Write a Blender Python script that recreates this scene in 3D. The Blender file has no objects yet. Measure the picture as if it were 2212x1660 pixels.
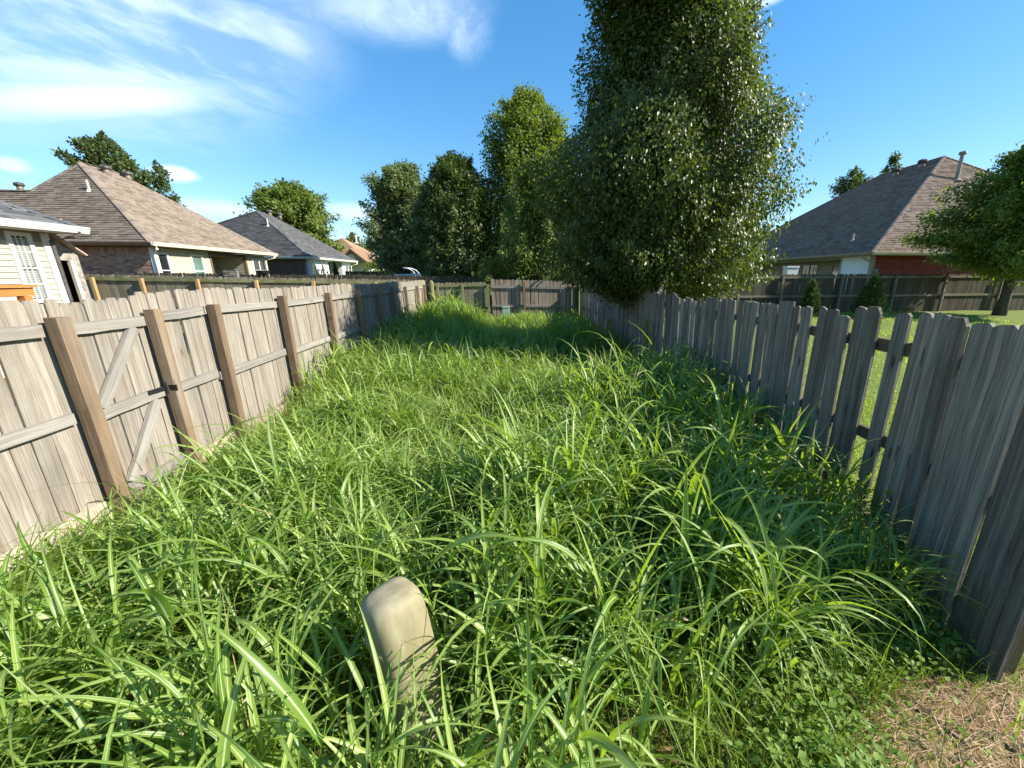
import bpy, math, random
import numpy as np
from mathutils import Matrix, Vector

# ------------------------------------------------------------------ camera, sky, sun
SC = bpy.context.scene
COL = SC.collection
R = math.radians
FPX, CX, CY, PIT, YAW, CAMH = 831.0, 1225.0, 830.0, R(15.5), R(-5.63), 2.0   # measured on a 2212 px wide copy

cam_d = bpy.data.cameras.new("camera")
cam = bpy.data.objects.new("camera", cam_d)
COL.objects.link(cam)
cam_d.sensor_fit = 'HORIZONTAL'
cam_d.sensor_width = 36.0
cam_d.lens = 36.0 * FPX / 2212.0
cam_d.shift_x = -(CX - 1106.0) / 2212.0
cam_d.clip_start = 0.05
cam_d.clip_end = 3000
cam.location = (0, 0, CAMH)
cam.rotation_euler = (R(90) - PIT, 0, YAW)
SC.camera = cam
SC.render.resolution_x, SC.render.resolution_y = 1024, 768

SUN = Vector((1.0, -0.2, 0.70)).normalized()
SUN_EL = math.asin(SUN.z)
SUN_ROT = math.atan2(SUN.x, SUN.y)

sun_d = bpy.data.lights.new("sun", 'SUN')
sun_d.energy = 5.0
sun_d.angle = R(0.53)
sun_d.color = (1.0, 0.945, 0.84)
sun = bpy.data.objects.new("sun", sun_d)
COL.objects.link(sun)
sun.rotation_euler = (-SUN).to_track_quat('-Z', 'Y').to_euler()
sun.location = (30, -6, 24)

SC.view_settings.view_transform = 'Standard'
SC.view_settings.look = 'None'
SC.view_settings.exposure = 1.2
SC.view_settings.gamma = 1.0
SC.view_settings.use_curve_mapping = False
SC.cycles.max_bounces = 6
SC.cycles.diffuse_bounces = 3
SC.cycles.glossy_bounces = 2
SC.cycles.transmission_bounces = 4
SC.cycles.transparent_max_bounces = 6
SC.cycles.caustics_reflective = False
SC.cycles.caustics_refractive = False


def px_ray(px, py):
    dx, dy = px - CX, py - CY
    fw = FPX * math.cos(PIT) - dy * math.sin(PIT)
    dn = FPX * math.sin(PIT) + dy * math.cos(PIT)
    return Vector((fw * -math.sin(YAW) + dx * math.cos(YAW), fw * math.cos(YAW) + dx * math.sin(YAW), -dn))


def at_y(px, py, y):
    d = px_ray(px, py)
    return d * (y / d.y) + Vector((0, 0, CAMH))


def at_x(px, py, x):
    d = px_ray(px, py)
    return d * (x / d.x) + Vector((0, 0, CAMH))


def at_z(px, py, z):
    d = px_ray(px, py)
    return d * ((z - CAMH) / d.z) + Vector((0, 0, CAMH))


# --- node helper
class NT:
    def __init__(s, tree):
        s.t = tree

    def n(s, typ, **kw):
        nd = s.t.nodes.new(typ)
        ins = kw.pop('ins', {})
        for k, v in kw.items():
            setattr(nd, k, v)
        for k, v in ins.items():
            if isinstance(v, bpy.types.NodeSocket):
                s.t.links.new(v, nd.inputs[k])
            else:
                nd.inputs[k].default_value = v
        return nd

    def m(s, op, a, b=None, c=None, clamp=False):
        nd = s.t.nodes.new('ShaderNodeMath')
        nd.operation = op
        nd.use_clamp = clamp
        for i, v in enumerate((a, b, c)):
            if v is None:
                continue
            if isinstance(v, bpy.types.NodeSocket):
                s.t.links.new(v, nd.inputs[i])
            else:
                nd.inputs[i].default_value = v
        return nd.outputs[0]

    def mix(s, fac, a, b, blend='MIX'):
        nd = s.t.nodes.new('ShaderNodeMix')
        nd.data_type = 'RGBA'
        nd.blend_type = blend
        for sock, v in ((nd.inputs[0], fac), (nd.inputs[6], a), (nd.inputs[7], b)):
            if isinstance(v, bpy.types.NodeSocket):
                s.t.links.new(v, sock)
            elif isinstance(v, (int, float)):
                sock.default_value = v
            else:
                sock.default_value = (*v, 1.0) if len(v) == 3 else v
        return nd.outputs[2]

    def ramp(s, fac, stops, interp='LINEAR'):
        nd = s.t.nodes.new('ShaderNodeValToRGB')
        nd.color_ramp.interpolation = interp
        el = nd.color_ramp.elements
        while len(el) < len(stops):
            el.new(0.5)
        for e, (p, c) in zip(el, stops):
            e.position = p
            e.color = (*c, 1.0) if not isinstance(c, (int, float)) else (c, c, c, 1.0)
        s.t.links.new(fac, nd.inputs[0])
        return nd.outputs[0]

    def map(s, v, lo, hi, a=0.0, b=1.0, smooth=True):
        nd = s.t.nodes.new('ShaderNodeMapRange')
        nd.interpolation_type = 'SMOOTHSTEP' if smooth else 'LINEAR'
        s.t.links.new(v, nd.inputs[0])
        for i, x in enumerate((lo, hi, a, b)):
            nd.inputs[i + 1].default_value = x
        return nd.outputs[0]

    def vmul(s, v, xyz):
        nd = s.t.nodes.new('ShaderNodeVectorMath')
        nd.operation = 'MULTIPLY'
        s.t.links.new(v, nd.inputs[0])
        nd.inputs[1].default_value = xyz
        return nd.outputs[0]

    def vadd(s, a, b):
        nd = s.t.nodes.new('ShaderNodeVectorMath')
        nd.operation = 'ADD'
        s.t.links.new(a, nd.inputs[0])
        if isinstance(b, bpy.types.NodeSocket):
            s.t.links.new(b, nd.inputs[1])
        else:
            nd.inputs[1].default_value = b
        return nd.outputs[0]

    def noise(s, vec, scale, detail=4.0, rough=0.55, dist=0.0):
        nd = s.n('ShaderNodeTexNoise', ins={'Scale': scale, 'Detail': detail, 'Roughness': rough, 'Distortion': dist})
        s.t.links.new(vec, nd.inputs['Vector'])
        return nd.outputs[0]


# ------------------------------------------------------------------ world: daylight sky with cirrus and small cumulus
world = bpy.data.worlds.new("World")
SC.world = world
world.use_nodes = True
wt = world.node_tree
wt.nodes.clear()
W = NT(wt)
sky = W.n('ShaderNodeTexSky', sky_type='NISHITA', sun_disc=False, sun_elevation=SUN_EL, sun_rotation=SUN_ROT,
          altitude=300.0, air_density=1.0, dust_density=0.3, ozone_density=3.0)
skyn = W.mix(1.0, sky.outputs[0], (0.1, 0.1, 0.1), 'MULTIPLY')
skyg = W.n('ShaderNodeGamma', ins={'Color': skyn, 'Gamma': 0.70}).outputs[0]
skys = W.n('ShaderNodeHueSaturation', ins={'Saturation': 1.55, 'Value': 10.8, 'Hue': 0.499, 'Color': skyg}).outputs[0]
skyc = skys
gen = W.n('ShaderNodeTexCoord').outputs['Generated']
sep = W.n('ShaderNodeSeparateXYZ', ins={0: gen})
az = W.m('ARCTAN2', sep.outputs[0], sep.outputs[1])
el = W.m('ARCSINE', sep.outputs[2])
# flat cloud deck coordinates (x/z, y/z) for the high cirrus veil
zz = W.m('MAXIMUM', W.m('ADD', sep.outputs[2], 0.06), 0.05)
deck = W.n('ShaderNodeCombineXYZ', ins={0: W.m('DIVIDE', sep.outputs[0], zz), 1: W.m('DIVIDE', sep.outputs[1], zz), 2: 0.0}).outputs[0]
dir2 = W.n('ShaderNodeCombineXYZ', ins={0: az, 1: W.m('MULTIPLY', el, 2.6), 2: 0.0}).outputs[0]
warp = W.noise(dir2, 3.0, 3.0)
wisp = W.noise(W.vadd(W.vmul(dir2, (1.6, 4.2, 1)), W.vmul(W.n('ShaderNodeCombineXYZ', ins={0: warp, 1: warp, 2: 0.0}).outputs[0], (1.3, 2.6, 0))), 1.6, 6.0, 0.52)
fine = W.noise(W.vmul(deck, (1.5, 1.1, 1)), 1.5, 9.0, 0.66, 0.5)
puff = W.noise(W.vmul(dir2, (1, 1, 1)), 16.0, 5.0, 0.55)


def blob(px0, py0, wx, wy, rot, edge=1.0, soft=0.9, warp_amt=0.25):
    """elliptic cloud bank in direction space (azimuth, elevation), edges pushed about by noise"""
    d = px_ray(px0, py0).normalized()
    a0, e0 = math.atan2(d.x, d.y), math.asin(d.z)
    da = W.m('SUBTRACT', az, a0)
    de = W.m('SUBTRACT', el, e0)
    c, s_ = math.cos(rot), math.sin(rot)
    u = W.m('ADD', W.m('MULTIPLY', da, c), W.m('MULTIPLY', de, s_))
    v = W.m('SUBTRACT', W.m('MULTIPLY', de, c), W.m('MULTIPLY', da, s_))
    u = W.m('DIVIDE', u, wx)
    v = W.m('DIVIDE', v, wy)
    r = W.m('SQRT', W.m('ADD', W.m('MULTIPLY', u, u), W.m('MULTIPLY', v, v)))
    r = W.m('ADD', r, W.m('MULTIPLY', W.m('SUBTRACT', wisp, 0.5), warp_amt * 4))
    return W.map(r, edge, edge - soft, 0.0, 1.0)


def bank(ax_, ay_, bx_, by_, half, edge=1.1, soft=1.0, warp_amt=0.2, length=1.0):
    """cloud bank stretched between two sight lines"""
    d0, d1 = px_ray(ax_, ay_).normalized(), px_ray(bx_, by_).normalized()
    a0, e0, a1, e1 = math.atan2(d0.x, d0.y), math.asin(d0.z), math.atan2(d1.x, d1.y), math.asin(d1.z)
    da = W.m('SUBTRACT', az, (a0 + a1) / 2)
    de = W.m('SUBTRACT', el, (e0 + e1) / 2)
    ln = math.hypot(a1 - a0, e1 - e0)
    c, s_ = (a1 - a0) / ln, (e1 - e0) / ln
    u = W.m('DIVIDE', W.m('ADD', W.m('MULTIPLY', da, c), W.m('MULTIPLY', de, s_)), ln / 2 * length)
    v = W.m('DIVIDE', W.m('SUBTRACT', W.m('MULTIPLY', de, c), W.m('MULTIPLY', da, s_)), half)
    r = W.m('SQRT', W.m('ADD', W.m('MULTIPLY', u, u), W.m('MULTIPLY', v, v)))
    r = W.m('ADD', r, W.m('MULTIPLY', W.m('SUBTRACT', wisp, 0.5), warp_amt * 4))
    return W.map(r, edge, edge - soft, 0.0, 1.0)


soft_n = W.m('ADD', W.m('MULTIPLY', fine, 0.5), W.m('MULTIPLY', wisp, 0.5))
veil = W.m('MULTIPLY', bank(-700, 40, 780, -60, 0.20, 1.1, 0.9, 0.10), W.map(soft_n, 0.40, 0.62, 0.18, 0.78))
band = W.m('MULTIPLY', bank(-420, 215, 590, 190, 0.040, 1.1, 1.0, 0.12), W.map(wisp, 0.25, 0.55, 0.55, 0.95))
w2 = W.m('MULTIPLY', bank(480, 10, 715, 128, 0.045, 1.1, 1.0, 0.12), W.map(fine, 0.3, 0.62, 0.25, 0.6))
w3 = W.m('MULTIPLY', bank(960, 110, 1065, 20, 0.05, 1.1, 1.0, 0.15), W.map(fine, 0.35, 0.65, 0.1, 0.65))
w4 = W.m('MULTIPLY', bank(560, 0, 1090, 10, 0.06, 1.1, 1.0, 0.15), W.map(fine, 0.35, 0.62, 0.15, 0.6))
pf = W.map(puff, 0.36, 0.56)
p1 = W.m('MULTIPLY', blob(375, 376, 0.034, 0.014, 0.0, 1.15, 0.7, 0.22), W.map(puff, 0.25, 0.5, 0.5, 1.0))
p2 = W.m('MULTIPLY', W.m('MULTIPLY', blob(125, 245, 0.03, 0.018, 0.2, 1.2, 1.0, 0.4), pf), 0.55)
p3 = W.m('MULTIPLY', blob(25, 358, 0.02, 0.012, 0.0, 1.2, 1.0, 0.3), 0.6)
p4 = W.m('MULTIPLY', blob(470, 452, 0.12, 0.02, 0.0, 1.1, 1.0, 0.2), 0.5)
p5 = W.m('MULTIPLY', blob(775, 460, 0.10, 0.022, 0.0, 1.1, 1.0, 0.2), 0.55)
p6 = W.m('MULTIPLY', blob(1660, -2, 0.06, 0.012, 0.15, 1.1, 1.0, 0.3), 0.6)
p7 = W.m('MULTIPLY', blob(285, 283, 0.03, 0.010, 0.1, 1.1, 1.0, 0.3), 0.25)
cl = veil
for b in (band, w2, w3, w4, p1, p2, p3, p4, p5, p6, p7):
    cl = W.m('MAXIMUM', cl, b)
# the open sky elsewhere (outside the picture) carries the same thin, broken cirrus
cl = W.m('MULTIPLY', cl, 0.9, clamp=True)
cloud_col = W.mix(W.map(el, 0.0, 0.6), (7.6, 8.3, 9.0), (7.6, 8.8, 10.4))
fin = W.mix(cl, skyc, cloud_col)
bg = W.n('ShaderNodeBackground', ins={'Color': fin, 'Strength': 0.075})
wo = W.n('ShaderNodeOutputWorld')
wt.links.new(bg.outputs[0], wo.inputs[0])

# ------------------------------------------------------------------ building helpers
WO = {}          # world origin of every object that parents others


def link(o):
    COL.objects.link(o)
    return o


def tag(o, label=None, cat=None, group=None, kind=None):
    if label: o['label'] = label
    if cat: o['category'] = cat
    if group: o['group'] = group
    if kind: o['kind'] = kind
    return o


def thing(name, label, cat, loc=(0, 0, 0), group=None):
    o = link(bpy.data.objects.new(name, None))
    o.location = loc
    o.empty_display_size = 0.2
    WO[o.name] = Vector(loc)
    return tag(o, label, cat, group)


def place(name, me, parent=None, loc=(0, 0, 0), rot=None, scale=None):
    """object with mesh me; loc and rot are given in world space (parents are never rotated)"""
    o = link(bpy.data.objects.new(name, me))
    loc = Vector(loc)
    WO[o.name] = loc.copy()
    base = WO[parent.name] if parent else Vector((0, 0, 0))
    M = Matrix.Translation(loc - base)
    if rot is not None:
        M = M @ rot.to_4x4()
    if scale is not None:
        M = M @ Matrix.Diagonal((*scale, 1.0))
    o.parent = parent
    o.matrix_basis = M
    return o


def mesh(name, v, f, mat, smooth=False, mats=None, midx=None):
    me = bpy.data.meshes.new(name)
    me.from_pydata([tuple(p) for p in v], [], [tuple(q) for q in f])
    for m_ in (mats or [mat]):
        me.materials.append(m_)
    if midx is not None:
        me.polygons.foreach_set('material_index', midx)
    if smooth:
        me.polygons.foreach_set('use_smooth', [True] * len(me.polygons))
    me.update()
    return me


def big_mesh(name, v, quads, mat, attrs=None, smooth=True):
    """fast mesh from numpy arrays; quads (n,3) or (n,4)"""
    me = bpy.data.meshes.new(name)
    v = np.ascontiguousarray(v, np.float32)
    q = np.ascontiguousarray(quads, np.int32)
    k = q.shape[1]
    me.vertices.add(len(v))
    me.vertices.foreach_set('co', v.ravel())
    me.loops.add(q.size)
    me.loops.foreach_set('vertex_index', q.ravel())
    me.polygons.add(len(q))
    me.polygons.foreach_set('loop_start', np.arange(0, q.size, k, dtype=np.int32))
    me.polygons.foreach_set('loop_total', np.full(len(q), k, np.int32))
    if smooth:
        me.polygons.foreach_set('use_smooth', np.ones(len(q), bool))
    me.materials.append(mat)
    for nm, arr in (attrs or {}).items():
        at = me.attributes.new(nm, 'FLOAT', 'POINT')
        at.data.foreach_set('value', np.ascontiguousarray(arr, np.float32))
    me.update(calc_edges=True)
    return me


class MB:
    """collects simple solids into one mesh (coordinates in world space, rebased when built)"""

    def __init__(s):
        s.v, s.f = [], []

    def add(s, v, f):
        o = len(s.v)
        s.v += [tuple(p) for p in v]
        s.f += [tuple(i + o for i in q) for q in f]
        return s

    def box(s, a, b):
        (x0, y0, z0), (x1, y1, z1) = a, b
        v = [(x0, y0, z0), (x1, y0, z0), (x1, y1, z0), (x0, y1, z0), (x0, y0, z1), (x1, y0, z1), (x1, y1, z1), (x0, y1, z1)]
        f = [(0, 3, 2, 1), (4, 5, 6, 7), (0, 1, 5, 4), (1, 2, 6, 5), (2, 3, 7, 6), (3, 0, 4, 7)]
        return s.add(v, f)

    def tube(s, pts, rad, n=8, cap=True):
        pts = [Vector(p) for p in pts]
        rad = rad if isinstance(rad, (list, tuple)) else [rad] * len(pts)
        v, f = [], []
        for i, p in enumerate(pts):
            d = (pts[min(i + 1, len(pts) - 1)] - pts[max(i - 1, 0)]).normalized()
            u = d.cross(Vector((0.31, 0.17, 0.93))).normalized() if abs(d.z) < 0.95 else d.cross(Vector((1, 0, 0))).normalized()
            w = d.cross(u)
            for k in range(n):
                a = 2 * math.pi * k / n
                v.append(p + (u * math.cos(a) + w * math.sin(a)) * rad[i])
        for i in range(len(pts) - 1):
            for k in range(n):
                f.append((i * n + k, i * n + (k + 1) % n, (i + 1) * n + (k + 1) % n, (i + 1) * n + k))
        if cap:
            f.append(tuple(range(n - 1, -1, -1)))
            f.append(tuple(range((len(pts) - 1) * n, len(pts) * n)))
        return s.add(v, f)

    def build(s, name, mat, parent=None, loc=None, smooth=False):
        if loc is None:
            loc = WO[parent.name] if parent else (0, 0, 0)
        loc = Vector(loc)
        return place(name, mesh(name, [Vector(p) - loc for p in s.v], s.f, mat, smooth), parent, loc)


def sstep(a, b, x):
    t = np.clip((np.asarray(x, float) - a) / (b - a), 0, 1)
    return t * t * (3 - 2 * t)


def ground_z(x, y):
    x, y = np.asarray(x, float), np.asarray(y, float)
    z = 0.25 * sstep(3, 16, y) + 0.55 * sstep(16.5, 26, y)
    z = z + 0.26 * sstep(3.0, 15, y) * sstep(2.8, 6.5, x)
    z = z + 0.18 * sstep(4, 14, y) * sstep(4.2, 9, -x)
    z = z + 0.02 * np.sin(x * 1.3 + 0.5) * np.sin(y * 0.9) * sstep(0, 2, np.abs(y) + 1)
    return z


# ------------------------------------------------------------------ materials
def new_mat(name):
    m = bpy.data.materials.new(name)
    m.use_nodes = True
    m.node_tree.nodes.clear()
    return m, NT(m.node_tree)


def finish(m, N, color, rough=0.7, bump=None, bump_s=0.2, bump_d=0.01, spec=0.3, metal=0.0, normal=None):
    p = N.n('ShaderNodeBsdfPrincipled', ins={'Metallic': metal, 'Specular IOR Level': spec})
    for k, v in (('Base Color', color), ('Roughness', rough)):
        if isinstance(v, bpy.types.NodeSocket):
            N.t.links.new(v, p.inputs[k])
        else:
            p.inputs[k].default_value = (*v, 1.0) if k == 'Base Color' else v
    if bump is not None:
        b = N.n('ShaderNodeBump', ins={'Strength': bump_s, 'Distance': bump_d, 'Height': bump})
        N.t.links.new(b.outputs[0], p.inputs['Normal'])
    o = N.n('ShaderNodeOutputMaterial')
    N.t.links.new(p.outputs[0], o.inputs[0])
    return m


def plain(name, col, rough=0.6, var=0.12, scale=6.0, spec=0.3, metal=0.0, bump=0.0):
    m, N = new_mat(name)
    tc = N.n('ShaderNodeTexCoord').outputs['Object']
    n = N.noise(tc, scale, 5.0)
    c = N.mix(N.map(n, 0.3, 0.7), tuple(x * (1 - var) for x in col), tuple(min(1, x * (1 + var)) for x in col))
    return finish(m, N, c, rough, n if bump else None, bump, 0.01, spec, metal)


def wood(name, light, dark, stain, knot, rand=0.35, knots=True, moss=None, moss_lo=0.5, rough=0.85, streak=1.0, bump=0.5):
    """weathered timber: local Z runs along the grain"""
    m, N = new_mat(name)
    tc = N.n('ShaderNodeTexCoord').outputs['Object']
    oi = N.n('ShaderNodeObjectInfo').outputs['Random']
    off = N.n('ShaderNodeCombineXYZ', ins={0: N.m('MULTIPLY', oi, 37.0), 1: N.m('MULTIPLY', oi, 11.0), 2: N.m('MULTIPLY', oi, 83.0)}).outputs[0]
    p = N.vadd(tc, off)
    wob = N.noise(N.vmul(p, (5, 5, 1.5)), 1.0, 2.0)
    pw = N.vadd(p, N.vmul(N.n('ShaderNodeCombineXYZ', ins={0: wob, 1: wob, 2: 0.0}).outputs[0], (0.06, 0.03, 0)))
    # knots: sparse ovals that also bend the grain
    vor = N.n('ShaderNodeTexVoronoi', feature='F1', ins={'Scale': 1.0, 'Randomness': 1.0})
    N.t.links.new(N.vmul(p, (9.0, 0.5, 2.6)), vor.inputs['Vector'])
    keep = N.n('ShaderNodeSeparateColor', ins={0: vor.outputs['Color']}).outputs[0]
    kd = N.m('ADD', vor.outputs['Distance'], N.map(keep, 0.5, 0.62, 1.0, 0.0))
    kfac = N.map(kd, 0.17, 0.07) if knots else N.m('MULTIPLY', kd, 0.0)
    halo = N.map(kd, 0.42, 0.1)
    g1 = N.noise(N.vmul(pw, (34, 34, 0.9)), 1.0, 5.0, 0.6)
    g2 = N.noise(N.vmul(pw, (120, 120, 2.2)), 1.0, 4.0, 0.65)
    rings = N.m('SINE', N.m('ADD', N.m('MULTIPLY', N.n('ShaderNodeSeparateXYZ', ins={0: pw}).outputs[0], 330.0), N.m('MULTIPLY', kd, 9.0)))
    grain = N.m('ADD', N.m('MULTIPLY', g1, 0.62), N.m('ADD', N.m('MULTIPLY', g2, 0.36), N.m('MULTIPLY', rings, 0.025)))
    col = N.ramp(grain, [(0.30, dark), (0.50, tuple(0.5 * (a + b) for a, b in zip(light, dark))), (0.66, light)])
    s1 = N.noise(N.vmul(p, (11, 11, 0.45)), 1.0, 3.0)
    col = N.mix(N.m('MULTIPLY', N.map(s1, 0.52, 0.72), 0.62 * streak), col, stain)
    col = N.mix(N.m('MULTIPLY', halo, 0.35), col, stain)
    col = N.mix(N.m('MULTIPLY', kfac, 0.8), col, knot)
    bl = N.noise(N.vmul(p, (3, 3, 3)), 1.3, 4.0)
    tone = N.m('ADD', N.m('MULTIPLY', N.m('SUBTRACT', oi, 0.5), rand), N.m('ADD', 0.78, N.m('MULTIPLY', bl, 0.44)))
    col = N.mix(1.0, col, N.n('ShaderNodeCombineColor', ins={0: tone, 1: tone, 2: tone}).outputs[0], 'MULTIPLY')
    if moss:
        mn = N.noise(N.vmul(p, (7, 7, 4)), 1.0, 5.0, 0.65)
        col = N.mix(N.m('MULTIPLY', N.map(mn, moss_lo, moss_lo + 0.16), 0.75), col, moss)
    h = N.m('SUBTRACT', grain, N.m('MULTIPLY', kfac, 0.2))
    return finish(m, N, col, rough, h, bump, 0.012, 0.2)


M = {}
M['picket_tan'] = wood('weathered pale pine', (0.355, 0.32, 0.265), (0.135, 0.115, 0.092), (0.225, 0.17, 0.12), (0.14, 0.07, 0.035), 0.30)
M['rail_grey'] = wood('silvered pine rail', (0.32, 0.30, 0.265), (0.155, 0.14, 0.12), (0.22, 0.19, 0.155), (0.16, 0.10, 0.06), 0.2)
M['post_orange'] = wood('brown treated post', (0.255, 0.18, 0.115), (0.115, 0.078, 0.05), (0.22, 0.19, 0.15), (0.10, 0.05, 0.025), 0.4)
M['kick'] = wood('bleached kick board', (0.55, 0.46, 0.37), (0.33, 0.25, 0.19), (0.40, 0.28, 0.19), (0.2, 0.1, 0.06), 0.25)
M['picket_grey'] = wood('grey weathered cedar', (0.36, 0.315, 0.255), (0.075, 0.062, 0.048), (0.15, 0.115, 0.08), (0.035, 0.026, 0.02), 0.65, bump=1.0, streak=1.3)
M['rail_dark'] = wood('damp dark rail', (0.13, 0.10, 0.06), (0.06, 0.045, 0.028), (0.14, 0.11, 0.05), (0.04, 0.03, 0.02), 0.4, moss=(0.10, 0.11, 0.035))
M['picket_mossy'] = wood('mossy fence board', (0.27, 0.245, 0.175), (0.125, 0.108, 0.072), (0.19, 0.18, 0.095), (0.05, 0.04, 0.025), 0.45, moss=(0.115, 0.115, 0.055), moss_lo=0.55)
M['rail_mossy'] = wood('moss covered rail', (0.27, 0.26, 0.15), (0.15, 0.145, 0.075), (0.20, 0.21, 0.08), (0.06, 0.05, 0.03), 0.3, moss=(0.125, 0.14, 0.04), moss_lo=0.42)
M['picket_back'] = wood('faded fence board', (0.37, 0.31, 0.245), (0.19, 0.145, 0.105), (0.24, 0.155, 0.10), (0.09, 0.05, 0.03), 0.5)
M['post_gold'] = wood('golden new post', (0.46, 0.315, 0.155), (0.29, 0.18, 0.08), (0.36, 0.25, 0.13), (0.14, 0.07, 0.03), 0.3)
M['picket_dark'] = wood('shaded brown fence board', (0.105, 0.09, 0.06), (0.045, 0.037, 0.025), (0.095, 0.065, 0.03), (0.04, 0.03, 0.02), 0.5, moss=(0.09, 0.10, 0.06), moss_lo=0.62)  # shade on the fence before the red brick house is darkened into this colour
M['rail_lichen'] = wood('lichen spotted rail', (0.22, 0.19, 0.14), (0.12, 0.10, 0.07), (0.19, 0.15, 0.08), (0.06, 0.05, 0.03), 0.3, moss=(0.34, 0.36, 0.30), moss_lo=0.55)
M['deck_orange'] = wood('orange stained deck timber', (0.52, 0.22, 0.06), (0.33, 0.12, 0.03), (0.42, 0.17, 0.05), (0.12, 0.05, 0.02), 0.2)
M['osb'] = plain('grey weathered plywood', (0.26, 0.235, 0.20), 0.9, 0.35, 9.0, bump=0.3)
M['shed_in'] = plain('dark red shed interior', (0.045, 0.012, 0.01), 0.8, 0.3, 3.0)
M['white'] = plain('white painted trim', (0.58, 0.57, 0.54), 0.45, 0.05, 3.0)
M['cream_trim'] = plain('cream gutter paint', (0.66, 0.62, 0.48), 0.4, 0.05, 3.0)
M['brown_trim'] = plain('brown painted trim', (0.15, 0.095, 0.07), 0.6, 0.1)
M['white_vinyl'] = plain('white vinyl siding', (0.74, 0.76, 0.77), 0.5, 0.05, 2.0)
M['glass'] = plain('dark window glass', (0.016, 0.02, 0.022), 0.06, 0.3, 2.0, spec=0.8)
M['glass_green'] = plain('green reflecting glass', (0.10, 0.17, 0.14), 0.10, 0.2, 2.0, spec=0.8)
M['blind'] = plain('white slatted blind', (0.27, 0.28, 0.25), 0.5, 0.05)
M['metal_dark'] = plain('dark weathered metal', (0.09, 0.085, 0.075), 0.5, 0.25, 12.0, metal=0.4)
M['metal_tan'] = plain('tan galvanised metal', (0.24, 0.21, 0.17), 0.45, 0.2, 9.0, metal=0.3)
M['black'] = plain('black painted metal', (0.015, 0.015, 0.016), 0.4, 0.1)
M['pipe'] = plain('pale vent pipe', (0.50, 0.46, 0.38), 0.5, 0.1)
M['mortar'] = plain('grey mortar', (0.30, 0.27, 0.235), 0.9, 0.15, 20.0)
M['mortar_red'] = plain('pinkish mortar', (0.36, 0.20, 0.17), 0.9, 0.15, 20.0)
M['bark'] = plain('grey brown bark', (0.085, 0.068, 0.052), 0.95, 0.45, 14.0, bump=0.8)
M['navy'] = plain('navy canopy cloth', (0.03, 0.055, 0.11), 0.8, 0.1)
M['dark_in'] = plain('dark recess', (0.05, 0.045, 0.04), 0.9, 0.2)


def siding_mat(name, col):
    m, N = new_mat(name)
    tc = N.n('ShaderNodeTexCoord').outputs['Object']
    n = N.noise(N.vmul(tc, (3, 3, 14)), 1.0, 4.0)
    oi = N.n('ShaderNodeObjectInfo').outputs['Random']
    t = N.m('ADD', 0.93, N.m('MULTIPLY', oi, 0.09))
    c = N.mix(N.map(n, 0.3, 0.7), tuple(x * 0.94 for x in col), col)
    c = N.mix(1.0, c, N.n('ShaderNodeCombineColor', ins={0: t, 1: t, 2: t}).outputs[0], 'MULTIPLY')
    return finish(m, N, c, 0.5, n, 0.05, 0.004, 0.3)


M['siding_cream'] = siding_mat('cream vinyl siding', (0.48, 0.41, 0.315))
M['siding_peach'] = siding_mat('peach cream vinyl siding', (0.42, 0.375, 0.305))
M['siding_tan'] = siding_mat('tan siding', (0.36, 0.33, 0.27))


def brick_mat(name, cols, rough=0.85):
    m, N = new_mat(name)
    oi = N.n('ShaderNodeObjectInfo').outputs['Random']
    at = N.n('ShaderNodeAttribute', attribute_name='tone').outputs['Fac']
    r = N.m('FRACT', N.m('ADD', N.m('MULTIPLY', oi, 7.13), at))
    st = [(i / len(cols), c) for i, c in enumerate(cols)]
    c = N.ramp(r, st, 'CONSTANT')
    tc = N.n('ShaderNodeTexCoord').outputs['Object']
    n = N.noise(tc, 26.0, 5.0, 0.65)
    c = N.mix(N.map(n, 0.3, 0.75), tuple([0.0] * 3), c)
    c2 = N.mix(0.45, N.ramp(r, st, 'CONSTANT'), c)
    return finish(m, N, c2, rough, n, 0.3, 0.006, 0.2)


M['brick_mixed'] = brick_mat('mixed brown brick', [(0.40, 0.20, 0.14), (0.29, 0.22, 0.175), (0.46, 0.28, 0.20), (0.36, 0.15, 0.105), (0.36, 0.27, 0.21), (0.19, 0.12, 0.10), (0.44, 0.31, 0.24), (0.38, 0.22, 0.16)])
M['brick_dark'] = brick_mat('dark red brown brick', [(0.19, 0.085, 0.07), (0.15, 0.065, 0.055), (0.22, 0.11, 0.085), (0.13, 0.06, 0.055), (0.25, 0.15, 0.11), (0.17, 0.08, 0.065)])
M['brick_red'] = brick_mat('deep red brick', [(0.33, 0.055, 0.04), (0.28, 0.045, 0.034), (0.38, 0.075, 0.052), (0.30, 0.052, 0.04)])


def shingle_mat(name, c0, c1, c2):
    m, N = new_mat(name)
    at = N.n('ShaderNodeAttribute', attribute_name='tone').outputs['Fac']
    tc = N.n('ShaderNodeTexCoord').outputs['Object']
    n = N.noise(tc, 60.0, 3.0, 0.7)
    lo = N.noise(tc, 0.7, 3.0)
    f = N.m('ADD', N.m('MULTIPLY', at, 0.75), N.m('MULTIPLY', N.m('SUBTRACT', lo, 0.35), 0.5))
    c = N.ramp(f, [(0.05, c0), (0.45, c1), (0.95, c2)])
    c = N.mix(N.m('MULTIPLY', n, 0.5), c, tuple(x * 0.45 for x in c1))
    return finish(m, N, c, 0.95, n, 0.3, 0.004, 0.15)


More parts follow.
